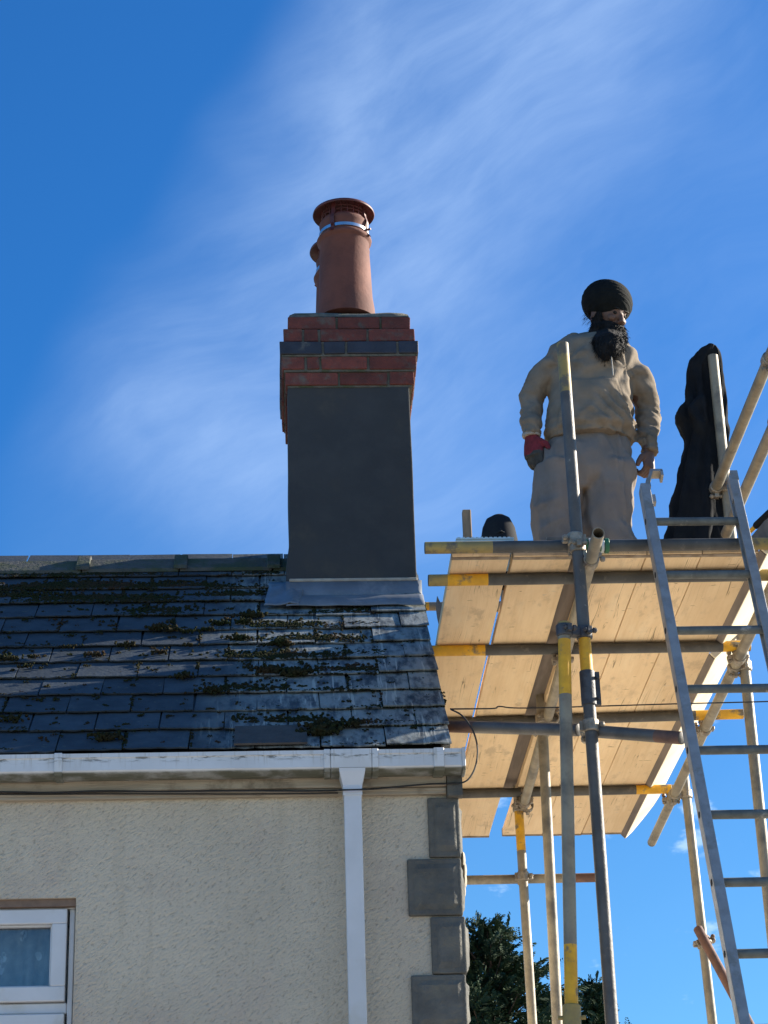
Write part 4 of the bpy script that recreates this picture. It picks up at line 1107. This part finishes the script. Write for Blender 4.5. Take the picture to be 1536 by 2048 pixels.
# strap round the front tube beside the upright
b0x, b1x = P(1165, 1096, Y=7.95).x, P(1213, 1096, Y=7.95).x
t = thing('strap', V3(((b0x+b1x)/2, T1a.y, T1a.z-.04)), 'green and white strap wound round the front tube by the upright', 'strap')
for k in range(6):
    x = b0x+.006+(b1x-b0x)*k/6; q = at_x(T1a, T1b, x)
    b = MB(); R0 = TR+.0012+.002*(k % 2)
    b.rings([[q+V3((dx_, math.cos(a)*rr, math.sin(a)*rr)) for a in [2*math.pi*j/20 for j in range(20)]] for dx_, rr in ((0, R0), (.002, R0+.003), (.012+.004*(k % 2), R0+.003), (.014+.004*(k % 2), R0))], False, False)
    b.build('turn', 'strap_white' if k % 3 == 1 else 'strap_green', t, smooth=True)
# black-handled tool and a grey board end at the right
a = P(1499, 1064, Y=8.25); c = P(1560, 1006, Y=8.10)
t = thing('hand_tool', a, 'tool with a black grip and wooden shaft at the right edge', 'tool')
b = MB(); b.tube([a-(c-a)*.3, a.lerp(c, .30)], .0095, 10); b.build('shaft', 'tube_yellow', t, smooth=True)
b = MB(); b.tube([a.lerp(c, .18), a.lerp(c, .22), a.lerp(c, .95), c], [.012, .0155, .0155, .010], 12); b.build('grip', 'black_rubber', t, smooth=True)
b = MB(); R = Matrix.Rotation(math.radians(-28), 3, 'X')
q = [P(1498, 1078, Y=8.12), P(1600, 1074, Y=8.12), P(1600, 985, Y=8.12), P(1530, 1040, Y=8.12)]
b.prism(q, (0, .036, 0)); tag(bevel(b.build('propped_board', 'board_grey'), .003), 'grey board end propped up behind the ladder top at the right edge', 'board')

# ------------------------------------------------------------------ black coat hung on the tall upright
def coat():
    rows = [(692, 1416, 1430), (703, 1398, 1437), (722, 1380, 1442), (745, 1372, 1446), (775, 1372, 1449), (800, 1374, 1452), (814, 1364, 1453), (826, 1352, 1454), (836, 1349, 1455), (848, 1356, 1456), (862, 1366, 1457), (880, 1371, 1457),
            (900, 1366, 1457), (950, 1354, 1457), (1010, 1341, 1457), (1075, 1328, 1458), (1120, 1323, 1460), (1150, 1321, 1460)]
    b = MB(); rs = []; n = 44
    for i, (py, xl, xr) in enumerate(rows):
        t = min(1, i/4); yc = YF+.028+.055*t
        a = P(xl, py, Y=yc); c = P(xr, py, Y=yc); mid = (a+c)/2; w_ = (c-a).x/2
        dep = .045+.02*t+(.03 if 5 < i < 11 else 0)
        ring = []
        for k in range(n):
            an = 2*math.pi*k/n
            fold = 1+.16*math.sin(an*7+i*.30)*t+.10*math.sin(an*13-i*.45)*t+.25*noise.noise(V3((an*3, i*.5, 2)))*t
            x = mid.x+w_*math.cos(an)*(1 if abs(math.cos(an)) > .85 else fold); y = mid.y+dep*math.sin(an)*fold
            # the cloth is hollowed where it passes behind the upright
            if i >= 3 and math.sin(an) < 0 and abs(x-xF) < .055: y = max(y, YF+.030)
            ring.append(V3((x, y, mid.z+.006*math.sin(an*5)*(i == len(rows)-1))))
        rs.append(ring)
    b.rings(rs)
    o = b.build('coat', 'black_cloth', smooth=True, sharp=False)
    md = o.modifiers.new('s', 'SUBSURF'); md.levels = md.render_levels = 2
    apply_mods(o); wo = WORLD[o]
    for v, n_ in zip(o.data.vertices, [v.normal.copy() for v in o.data.vertices]):
        q = v.co+wo; f = noise.noise(V3((q.x*22+q.z*3, q.y*20, q.z*5))); g_ = noise.noise(V3((q.x*20, q.y*20, q.z*22)))
        v.co += n_*((.5-abs(f)*1.8)*.012+g_*.005)
    tag(o, 'black coat draped over the tall upright behind the ladder top', 'coat')
coat()

# ------------------------------------------------------------------ worker
YPn = 9.20
def worker():
    Q = lambda px, py, y=YPn: P(px, py, Y=y)
    base = V3((Q(1165, 1000).x, YPn, ZD))
    pr = thing('person', base, 'bearded worker in black turban, tan hoodie and work trousers standing on the deck', 'person')
    sh = {'l': Q(1103, 716), 'r': Q(1268, 730, 9.22)}
    el = {'l': Q(1063, 805, 9.25), 'r': Q(1296, 828, 9.27)}
    wr = {'l': Q(1063, 872, 9.17), 'r': Q(1297, 906, 9.18)}
    def rowc(py, xl, xr, y=YPn): a, c = Q(xl, py, y), Q(xr, py, y); return (a+c)/2, (c-a).x/2
    head = Q(1214, 634, 9.20)
    fy = math.radians(38); fd = V3((math.sin(fy), -math.cos(fy), -.42)).normalized(); sd = V3((math.cos(fy), math.sin(fy), 0)); ud = sd.cross(fd).normalized()
    if ud.z < 0: ud = -ud
    HR = Matrix((sd, -fd, ud)).transposed()
    # hands
    def hand(b, w_, d, n_, s_, curl, sc=1.0, fat=1.0):
        d = d.normalized(); n_ = (n_-d*n_.dot(d)).normalized(); s_ = s_-d*s_.dot(d); s_ = (s_-n_*s_.dot(n_)).normalized()
        k = sc
        b.loft([(w_-d*.03*k, .026*k*fat, .021*k*fat), (w_+d*.005*k, .028*k*fat, .020*k*fat), (w_+d*.035*k, .037*k*fat, .018*k*fat), (w_+d*.075*k, .042*k*fat, .017*k*fat), (w_+d*.096*k, .040*k*fat, .014*k*fat)], 14, s_)
        for j, (o_, L) in enumerate(((.030, .92), (.010, 1.0), (-.011, .95), (-.031, .76))):
            p = w_+d*.090*k+s_*o_*k; pts = [p-d*.02*k, p]; dr = d+s_*(o_*1.0)
            an = 0
            for q, (seg_, cu) in enumerate(((.044, curl[0]), (.029, curl[1]), (.022, curl[2]))):
                an += math.radians(cu+4*(j-1)); dv = (d*math.cos(an)+n_*math.sin(an)+s_*(o_*1.2)).normalized()
                p = p+dv*seg_*L*k; pts.append(p)
            b.tube(pts, [.0100*k*fat, .0098*k*fat, .0092*k*fat, .0085*k*fat, .0070*k*fat], 9)
        p = w_+d*.025*k+s_*.028*k; pts = [p-s_*.012*k, p]
        for seg_, dv in ((.042, d*.62+s_*.72+n_*.18), (.032, d*.86+s_*.36+n_*.30), (.024, d*.95+s_*.05+n_*.35)):
            p = p+dv.normalized()*seg_*k; pts.append(p)
        b.tube(pts, [.0150*k*fat, .0145*k*fat, .0125*k*fat, .0110*k*fat, .0085*k*fat], 9)
    hl = dict(w_=wr['l']+V3((0, 0, -.006)), d=V3((.05, -.08, -1)), n_=V3((.55, .80, 0)), s_=V3((.86, -.42, 0)), curl=(22, 34, 22))
    hr = dict(w_=wr['r']+V3((0, 0, .002)), d=V3((-.06, -.10, -1)), n_=V3((-.80, .55, 0)), s_=V3((-.60, -.80, 0)), curl=(48, 80, 50), sc=1.0, fat=1.22)
    # body: one closed surface
    b = MB()
    b.ball(head+ud*.020, (.078, .098, .105), 18, 12, HR)
    b.ball(head+fd*.030-ud*.055, (.058, .062, .062), 14, 10, HR)           # jaw
    b.loft([(head+fd*.074+ud*.028, .010, .010), (head+fd*.100-ud*.006, .012, .014), (head+fd*.116-ud*.026, .017, .014), (head+fd*.092-ud*.036, .016, .010)], 10, sd)   # nose
    b.ball(head+fd*.080+ud*.036, (.056, .018, .012), 12, 8, HR)            # brow
    for s in (-1, 1):
        b.ball(head+sd*(.036*s)+fd*.074-ud*.016, (.022, .018, .018), 10, 8, HR)      # cheek
        b.ball(head+sd*(.078*s)-fd*.010-ud*.004, (.010, .020, .030), 10, 8, HR)      # ear
    b.ball(head+fd*.092-ud*.060, (.026, .012, .009), 10, 6, HR)            # lips
    nk = Q(1190, 690, 9.24)
    b.loft([(nk-V3((0, 0, .08)), .065, .065), (nk, .058, .06), (head-ud*.06-fd*.02, .054, .058), (head, .05, .06)], 14)
    for py, k_ in (): pass
    tc = [(rowc(py, xl, xr)) for py, xl, xr in ((700, 1120, 1250), (740, 1104, 1262), (800, 1112, 1250), (860, 1112, 1250), (905, 1112, 1252), (925, 1120, 1240))]
    b.loft([(c, w_*.9, .10) for c, w_ in tc], 20)
    for k in 'lr': b.loft([(sh[k]+V3((.03 if k == 'l' else -.03, 0, -.05)), .045, .045), (el[k], .040, .040), (wr[k], .026, .022), (wr[k]-V3((0, 0, .03)), .024, .020)], 12)
    legs = {}
    for k, px in (('l', 1114), ('r', 1217)):
        h0 = Q(px, 935); kn = V3((h0.x+(.01 if k == 'r' else -.01), YPn-.03, hz(HB)+.52)); an = V3((h0.x+(.02 if k == 'r' else -.02), YPn+.01, ZD+.10))
        legs[k] = (h0, kn, an); b.loft([(h0, .085, .085), (kn, .058, .060), (an, .040, .045), (an-V3((0, .02, .06)), .04, .06)], 12)
    hand(b, **hr); hand(b, **{**hl, 'sc': .92, 'fat': .9})
    o = b.build('body', 'skin', pr); remesh(o, .0045, 3, .5)
    # eyes
    for s in (-1, 1):
        e = MB(); e.ball(head+sd*(.030*s)+fd*.083+ud*.010, (.012, .010, .009), 10, 8, HR); e.build('eye', 'hair_black', pr, smooth=True)
        e = MB(); e.ball(head+sd*(.031*s)+fd*.093+ud*.032, (.020, .007, .0055), 10, 6, HR); e.build('eyebrow', 'hair_black', pr, smooth=True)
    # glove on the hand at the photo's left
    b = MB(); hand(b, **{**hl, 'sc': 1.08, 'fat': 1.14}); o = b.build('glove', ['glove_red', 'glove_dark'], pr); remesh(o, .004, 1, .4)
    o.data.materials.clear(); o.data.materials.append(MATS['glove_red']); o.data.materials.append(MATS['glove_dark'])
    wo = WORLD[o]; dn = hl['d'].normalized(); nn = V3((.55, .80, 0)).normalized()
    for p in o.data.polygons:
        c = p.center+wo-hl['w_']
        p.material_index = 1 if (c.dot(dn) > .088+.012*noise.noise(c*40) or (c.dot(nn) > .006 and c.dot(dn) > .01)) else 0
    b = MB(); b.loft([(wr['l']+V3((0, 0, .008)), .044, .041), (wr['l']+V3((0, 0, .002)), .0455, .0425), (wr['l']-V3((0, 0, .006)), .042, .039)], 18); b.build('glove_cuff', 'drawstring', pr, smooth=True)
    # hoodie
    b = MB()
    rows = [(668, 1146, 1222, .060), (682, 1126, 1248, .085), (695, 1108, 1266, .110), (712, 1096, 1278, .138), (735, 1094, 1276, .155), (760, 1097, 1268, .160), (800, 1098, 1264, .160), (840, 1093, 1267, .172), (866, 1090, 1270, .180), (880, 1090, 1271, .178), (890, 1093, 1269, .170)]
    b.loft([(rowc(py, xl, xr)[0]+V3((0, .01+max(0, (712-py))*.0013, 0)), rowc(py, xl, xr)[1], dp_) for py, xl, xr, dp_ in rows], 30)
    cw = {'l': (.047, .046), 'r': (.046, .045)}
    for k in 'lr':
        s_, e_, w_ = sh[k], el[k], wr[k]; mid = s_.lerp(e_, .5)+V3((-.012 if k == 'l' else .012, 0, 0)); fm = e_.lerp(w_, .5)
        sg = -1 if k == 'l' else 1
        b.ball(s_+V3((-sg*.026, .01, -.032)), (.078, .092, .076), 20, 14)
        b.loft([(s_+V3((-sg*.020, .008, .000)), .040, .05), (s_+V3((-sg*.012, .006, -.022)), .062, .076), (s_+V3((sg*.002, 0, -.06)), .068, .080), (mid, .063, .070), (e_+V3((0, 0, .03)), .057, .063), (e_-V3((0, 0, .02)), .054, .058), (fm, .049, .051), (w_+V3((0, 0, .05)), .047, .048), (w_+V3((0, 0, .028)), .041, .041), (w_+V3((0, 0, .004)), *cw[k])], 22)
    # hood lying round the neck
    hc = Q(1178, 690, 9.22)
    b.loft([(hc+V3((-.065, .02, .030)), .050, .060), (hc+V3((-.045, .10, .03)), .055, .055), (hc+V3((.03, .13, .02)), .06, .05), (hc+V3((.10, .09, -.005)), .045, .045), (hc+V3((.125, .0, -.02)), .035, .04)], 14, V3((0, 0, 1)))
    b.loft([(hc+V3((-.080, .04, .025)), .034, .045), (hc+V3((-.075, -.03, -.020)), .026, .030), (hc+V3((-.03, -.07, -.065)), .020, .024), (hc+V3((.05, -.09, -.085)), .016, .020), (hc+V3((.115, -.04, -.055)), .024, .030)], 12, V3((0, 0, 1)))
    o = b.build('hoodie', 'hoodie_cloth', pr); remesh(o, .0085, 4, .5)
    wo = WORLD[o]; zh = Q(1180, 886).z; zp0, zp1 = Q(1180, 872).z, Q(1180, 785).z; xm = Q(1180, 830).x
    me = o.data; me.calc_loop_triangles()
    nv = [v.normal.copy() for v in me.vertices]
    for v, n_ in zip(me.vertices, nv):
        q = v.co+wo; d = 0
        # hanging folds, tighter at elbows, waist and armpits
        k_e = max(math.exp(-((q-el['l']).length/.10)**2), math.exp(-((q-el['r']).length/.12)**2), .8*math.exp(-((q.z-(zh+.05))/.07)**2), .7*math.exp(-((q-wr['r']).length/.10)**2))
        f1 = noise.noise(V3((q.x*6+q.z*4, q.y*6, q.z*13-q.x*5))); f2 = noise.noise(V3((q.x*15, q.y*13, q.z*32+q.x*16)))
        f3 = noise.noise(V3((q.x*9-q.z*7, q.y*9, q.z*9+3)))
        d += f1*.009+(.8-abs(f2)*2.6)*.010*k_e**1.3+(.5-abs(f3)*1.8)*.009
        # pull from the armpits down to the belly
        for sk, sx_ in (('l', 1), ('r', -1)):
            ap = sh[sk]+V3((sx_*.055, 0, -.075)); rr_ = (q-ap); rad_ = math.hypot(rr_.x, rr_.z)
            if rad_ < .26 and n_.y < .2: d += .0060*math.sin(math.atan2(rr_.z, rr_.x)*7+noise.noise(q*6)*2)*math.exp(-((rad_-.09)/.08)**2)
        # ridged diagonal creases across the right of the belly
        cr = math.exp(-(((q.x-xm-.12)/.11)**2+((q.z-(zp0+.06))/.10)**2))
        d += cr*.013*math.sin((q.x*1.1+q.z*1.0)*78+3*noise.noise(q*9))
        if n_.y < -.25:
            w_ = (.118+.05*max(0, (zp1-q.z)/(zp1-zp0)))
            if zp0 < q.z < zp1 and abs(q.x-xm) < w_: d += .010
        if q.z < zh+.026 and abs(q.x-xm) < .25: d += -.010+.0015*math.sin(q.x*420)
        v.co += n_*d
    # legs of the trousers
    b = MB()
    pel = [(874, 1106, 1258, .115), (900, 1098, 1264, .132), (925, 1080, 1274, .150), (950, 1068, 1274, .150), (972, 1072, 1268, .135), (988, 1090, 1250, .10)]
    b.loft([(rowc(py, xl, xr)[0]+V3((0, .01, 0)), rowc(py, xl, xr)[1], dp_) for py, xl, xr, dp_ in pel], 30)
    for k in 'lr':
        h0, kn, an = legs[k]; s_ = 1 if k == 'r' else -1
        cx_ = (1118, 1114, 1114) if k == 'l' else (1213, 1216, 1214)
        b.loft([(Q(cx_[0], 940), .112, .140), (Q(cx_[1], 1000), .113, .130), (Q(cx_[2], 1065), .111, .122), (kn+V3((0, .01, 0)), .105, .115), (kn.lerp(an, .6), .095, .105), (an+V3((0, 0, .01)), .085, .095), (an-V3((0, 0, .045)), .075, .09)], 24)
    o = b.build('trousers', 'trouser_cloth', pr); remesh(o, .009, 4, .5)
    wo = WORLD[o]; nv = [v.normal.copy() for v in o.data.vertices]
    for v, n_ in zip(o.data.vertices, nv):
        q = v.co+wo
        f = noise.noise(V3((q.x*15+q.z*2, q.y*13, q.z*2.6))); f2 = noise.noise(V3((q.x*9, q.y*9, q.z*20+q.x*12)))
        low_ = max(0, min(1, (hz(HB)+.75-q.z)/.4))
        d = (.5-abs(f)*1.9)*.017+(.5-abs(noise.noise(V3((q.x*5+q.z*6, q.y*6, q.z*9-q.x*4))))*2)*.008+noise.noise(V3((q.x*8, q.y*8, q.z*4)))*.007+(.5-abs(f2)*1.6)*.003*low_
        # bulging side pocket at the photo's right, its edge turned out
        pk = Q(1258, 935, 9.10); d += .030*math.exp(-(((q.x-pk.x)/.045)**2+((q.z-pk.z)/.060)**2+((q.y-pk.y)/.12)**2))
        sm_ = Q(1243, 930, 9.08).x; d += .006*(1 if (n_.y < -.2 and abs(q.x-sm_) < .006) else 0)
        v.co += n_*d
    # boots
    for k in 'lr':
        an = legs[k][2]; z = .0 if k == 'r' else .0425
        b = MB(); b.loft([(V3((an.x, an.y+.10, ZD+.055+z)), .040, .048), (V3((an.x, an.y+.04, ZD+.058+z)), .046, .055), (V3((an.x, an.y-.07, ZD+.046+z)), .050, .043), (V3((an.x, an.y-.16, ZD+.040+z)), .047, .038), (V3((an.x, an.y-.19, ZD+.036+z)), .030, .028)], 14)
        b.build('boot', 'boot_leather', pr, smooth=True)
    # drawstring and chest mark
    q0, q1 = Q(1222, 716, 9.03), Q(1224, 752, 9.02)
    b = MB(); b.tube([q0+V3((0, -.012, 0)), q0.lerp(q1, .5)+V3((.002, -.016, 0)), q1+V3((.003, -.014, 0)), q1+V3((.003, -.013, -.004))], [.0028, .0028, .003, .0045], 6); b.build('drawstring', 'drawstring', pr, smooth=True)
    # waist cord of the trousers
    # beard
    b = MB()
    jw = head+fd*.040-ud*.086
    b.ball(jw+ud*.008, (.086, .078, .060), 18, 12, HR)
    for sg in (-1, 1): b.ball(head+sd*(.068*sg)+fd*.012-ud*.040, (.018, .034, .056), 12, 10, HR); b.ball(head+sd*(.048*sg)+fd*.056-ud*.066, (.034, .036, .028), 12, 10, HR); b.ball(head+sd*(.062*sg)+fd*.024-ud*.084, (.036, .050, .052), 12, 10, HR); b.ball(head+sd*(.060*sg)+fd*.020-ud*.120, (.040, .055, .045), 12, 10, HR)
    b.ball(head+fd*.097-ud*.051, (.042, .017, .010), 12, 8, HR)
    b.loft([(jw+ud*.01, .076, .066), (jw-V3((0, 0, .035)), .084, .070), (Q(1216, 690, 9.07), .080, .060), (Q(1214, 704, 9.05), .060, .046), (Q(1212, 714, 9.04), .036, .030), (Q(1211, 721, 9.04), .010, .010)], 20)
    o = b.build('beard', 'hair_black', pr); remesh(o, .006, 2, .5)
    wo = WORLD[o]; nv = [v.normal.copy() for v in o.data.vertices]
    for v, n_ in zip(o.data.vertices, nv):
        q = v.co+wo; v.co += n_*(.004*noise.noise(V3((q.x*60, q.y*60, q.z*22)))+.005*noise.noise(q*20))
    r = random.Random(4); st = MB(); vsx = [(v.co+wo, v.normal.copy()) for v in o.data.vertices]
    for _ in range(4200):
        q, n_ = r.choice(vsx)
        if n_.z > .55 or q.z > head.z-.005: continue
        dv = (V3((0, 0, -1))*r.uniform(.8, 1.5)+n_*r.uniform(.25, .85)+V3((r.gauss(0, .28), r.gauss(0, .28), 0))).normalized(); L = r.uniform(.014, .036)
        sv = dv.cross(V3((r.gauss(0, 1), r.gauss(0, 1), r.gauss(0, 1)))).normalized()*.0012
        q2 = q+dv*L*.55; q3 = q+dv*L+V3((r.gauss(0, .006), r.gauss(0, .006), -.002))
        st.add([q-sv, q+sv, q2+sv*.7, q2-sv*.7, q3], [(0, 1, 2, 3), (3, 2, 4)])
    # wisps behind the ear
    eb = head-sd*.080-fd*.04-ud*.02
    for _ in range(60):
        q = eb+V3((r.gauss(0, .012), r.gauss(0, .012), r.gauss(0, .02))); dv = V3((-.6+r.gauss(0, .4), r.gauss(0, .4), -.8)).normalized(); sv = dv.orthogonal()*.001
        st.add([q-sv, q+sv, q+dv*.035], [(0, 1, 2)])
    st.build('beard_strands', 'hair_black', pr, fix=False)
    # turban
    b = MB(); tcn = Q(1214, 607, 9.19); n, m_ = 56, 44; rs = []
    tw = Matrix.Rotation(math.radians(9), 3, 'Y') @ Matrix.Rotation(math.radians(-10), 3, 'X')
    for i in range(1, m_):
        th = math.pi*i/m_; ring = []
        for k in range(n):
            a = 2*math.pi*k/n
            z = -math.cos(th); rr = math.sin(th)**.80
            v = V3((rr*math.cos(a)*.121, rr*math.sin(a)*.128, z*(.108 if z > 0 else .092)))
            f = HR @ V3((0, -1, 0)); side = math.cos(a-fy+math.pi/2)
            # layers wound one above another, crossing at the brow
            ph = z*15+1.6*math.sin(a-.4)+.9*math.cos(a*2+.5)
            ridge = abs((ph/math.pi) % 1-.5)*2
            v *= 1+.030*ridge-.012*math.sin(ph*2.3+a)
            v.z += .010*math.cos(a*1.0-1.9)
            ring.append(tcn+tw @ v)
        rs.append(ring)
    b.rings(rs); b.ball(tcn+V3((.012, -.02, .083)), (.045, .05, .020), 12, 8)
    o = b.build('turban', 'turban_black', pr, smooth=True, sharp=False)
worker()

# ------------------------------------------------------------------ conifers beyond the gable
def conifer(px, py, Y, width, seed, label, nbr=150):
    r = random.Random(seed); top = P(px, py, Y=Y); H = top.z
    t = thing('conifer_tree', V3((top.x, Y, 0)), label, 'tree', 'conifers beyond the house')
    b = MB(); b.tube([V3((top.x, Y, 0)), V3((top.x+.05, Y, H*.4)), V3((top.x+.03, Y, H*.8)), V3((top.x, Y, H-.08))], [.17, .12, .05, .008], 10)
    VS, FS = [], []
    def spray(q, d, L, n):
        # flat, feathery spray: a midrib with short scale-leaved twigs either side
        d = d.normalized(); s = d.cross(V3((r.gauss(0, 1), r.gauss(0, 1), 1.2))).normalized(); nn = d.cross(s)
        for k in range(n):
            u = k/n; p = q+d*(L*u)
            for sg in (-1, 1):
                l = L*.42*(1-u*.75)*r.uniform(.7, 1.2); e = p+(d*.75+s*sg*.8+nn*r.gauss(0, .25)).normalized()*l
                w_ = (nn*.5+d*.5).normalized()*.017*r.uniform(.7, 1.3); w2 = (s*.6+nn*.4)*.012; m_ = p.lerp(e, .55); o = len(VS)
                VS.extend([p-w_, m_+w_*1.2, e, m_-w_*1.2, m_+w2]); FS.extend([(o, o+1, o+4), (o+1, o+2, o+4), (o+2, o+3, o+4), (o+3, o, o+4)])
    zmin = H-2.6
    for i in range(nbr):
        u = (i+.5)/nbr; dz = .02+u**1.15*2.6; z = H-dz
        rad = width*(.12+.66*min(1, dz/.85)**.8+.22*min(1, dz/2.6))*r.uniform(.45, 1.15)*(1+.25*noise.noise(V3((seed, z*2.2, math.floor(i*2.39996/1.2)%5))))
        a = i*2.39996+r.uniform(-.4, .4); lift = r.uniform(.25, .7)
        d = V3((math.cos(a), math.sin(a), lift)); o = V3((top.x+.03*(1-u), Y, z-rad*.35)); e = o+d*rad
        b.tube([o, o.lerp(e, .6)-V3((0, 0, .03)), e], [.014, .009, .003], 5)
        for k in range(int(8+22*min(1, rad/width))):
            v = r.uniform(.08, 1.05); q = o.lerp(e, v)+V3((r.gauss(0, .04), r.gauss(0, .04), r.gauss(0, .04)))
            dd = d.normalized()*.7+V3((r.gauss(0, .5), r.gauss(0, .5), r.uniform(-.25, .65))); spray(q, dd, r.uniform(.12, .24)*(.6+.5*min(1, dz)), 6)
    for k in range(5): spray(V3((top.x, Y, H-.14+.03*k))+V3((r.gauss(0, .02), 0, 0)), V3((r.gauss(0, .35), r.gauss(0, .35), 1)), .14, 6)
    # the lower crown, out of the picture, is a coarser skirt
    for i in range(170):
        z = r.uniform(.9, zmin); a = r.uniform(0, 6.283); rad = width*(1+.35*(zmin-z)/max(.1, zmin))*r.uniform(.6, 1.05)
        q = V3((top.x+math.cos(a)*rad*.55, Y+math.sin(a)*rad*.55, z))
        for _ in range(4): spray(q+V3((r.gauss(0, .15), r.gauss(0, .15), r.gauss(0, .15))), V3((math.cos(a), math.sin(a), .5)), .45, 5)
    b.build('trunk', 'bark', t, smooth=True)
    me = bpy.data.meshes.new('crown'); o = t.location; me.from_pydata([tuple(q-V3(o)) for q in VS], [], FS); me.materials.append(MATS['needle_green'])
    link('crown', me, V3(o), t)
conifer(970, 1858, 19.0, .84, 3, 'tall dark conifer beside the house corner', 190)
conifer(1086, 1992, 21.0, .52, 8, 'lower conifer between the first two scaffold uprights', 150)
conifer(1182, 1972, 22.0, .34, 5, 'small conifer tip right of the yellow banded prop', 110)
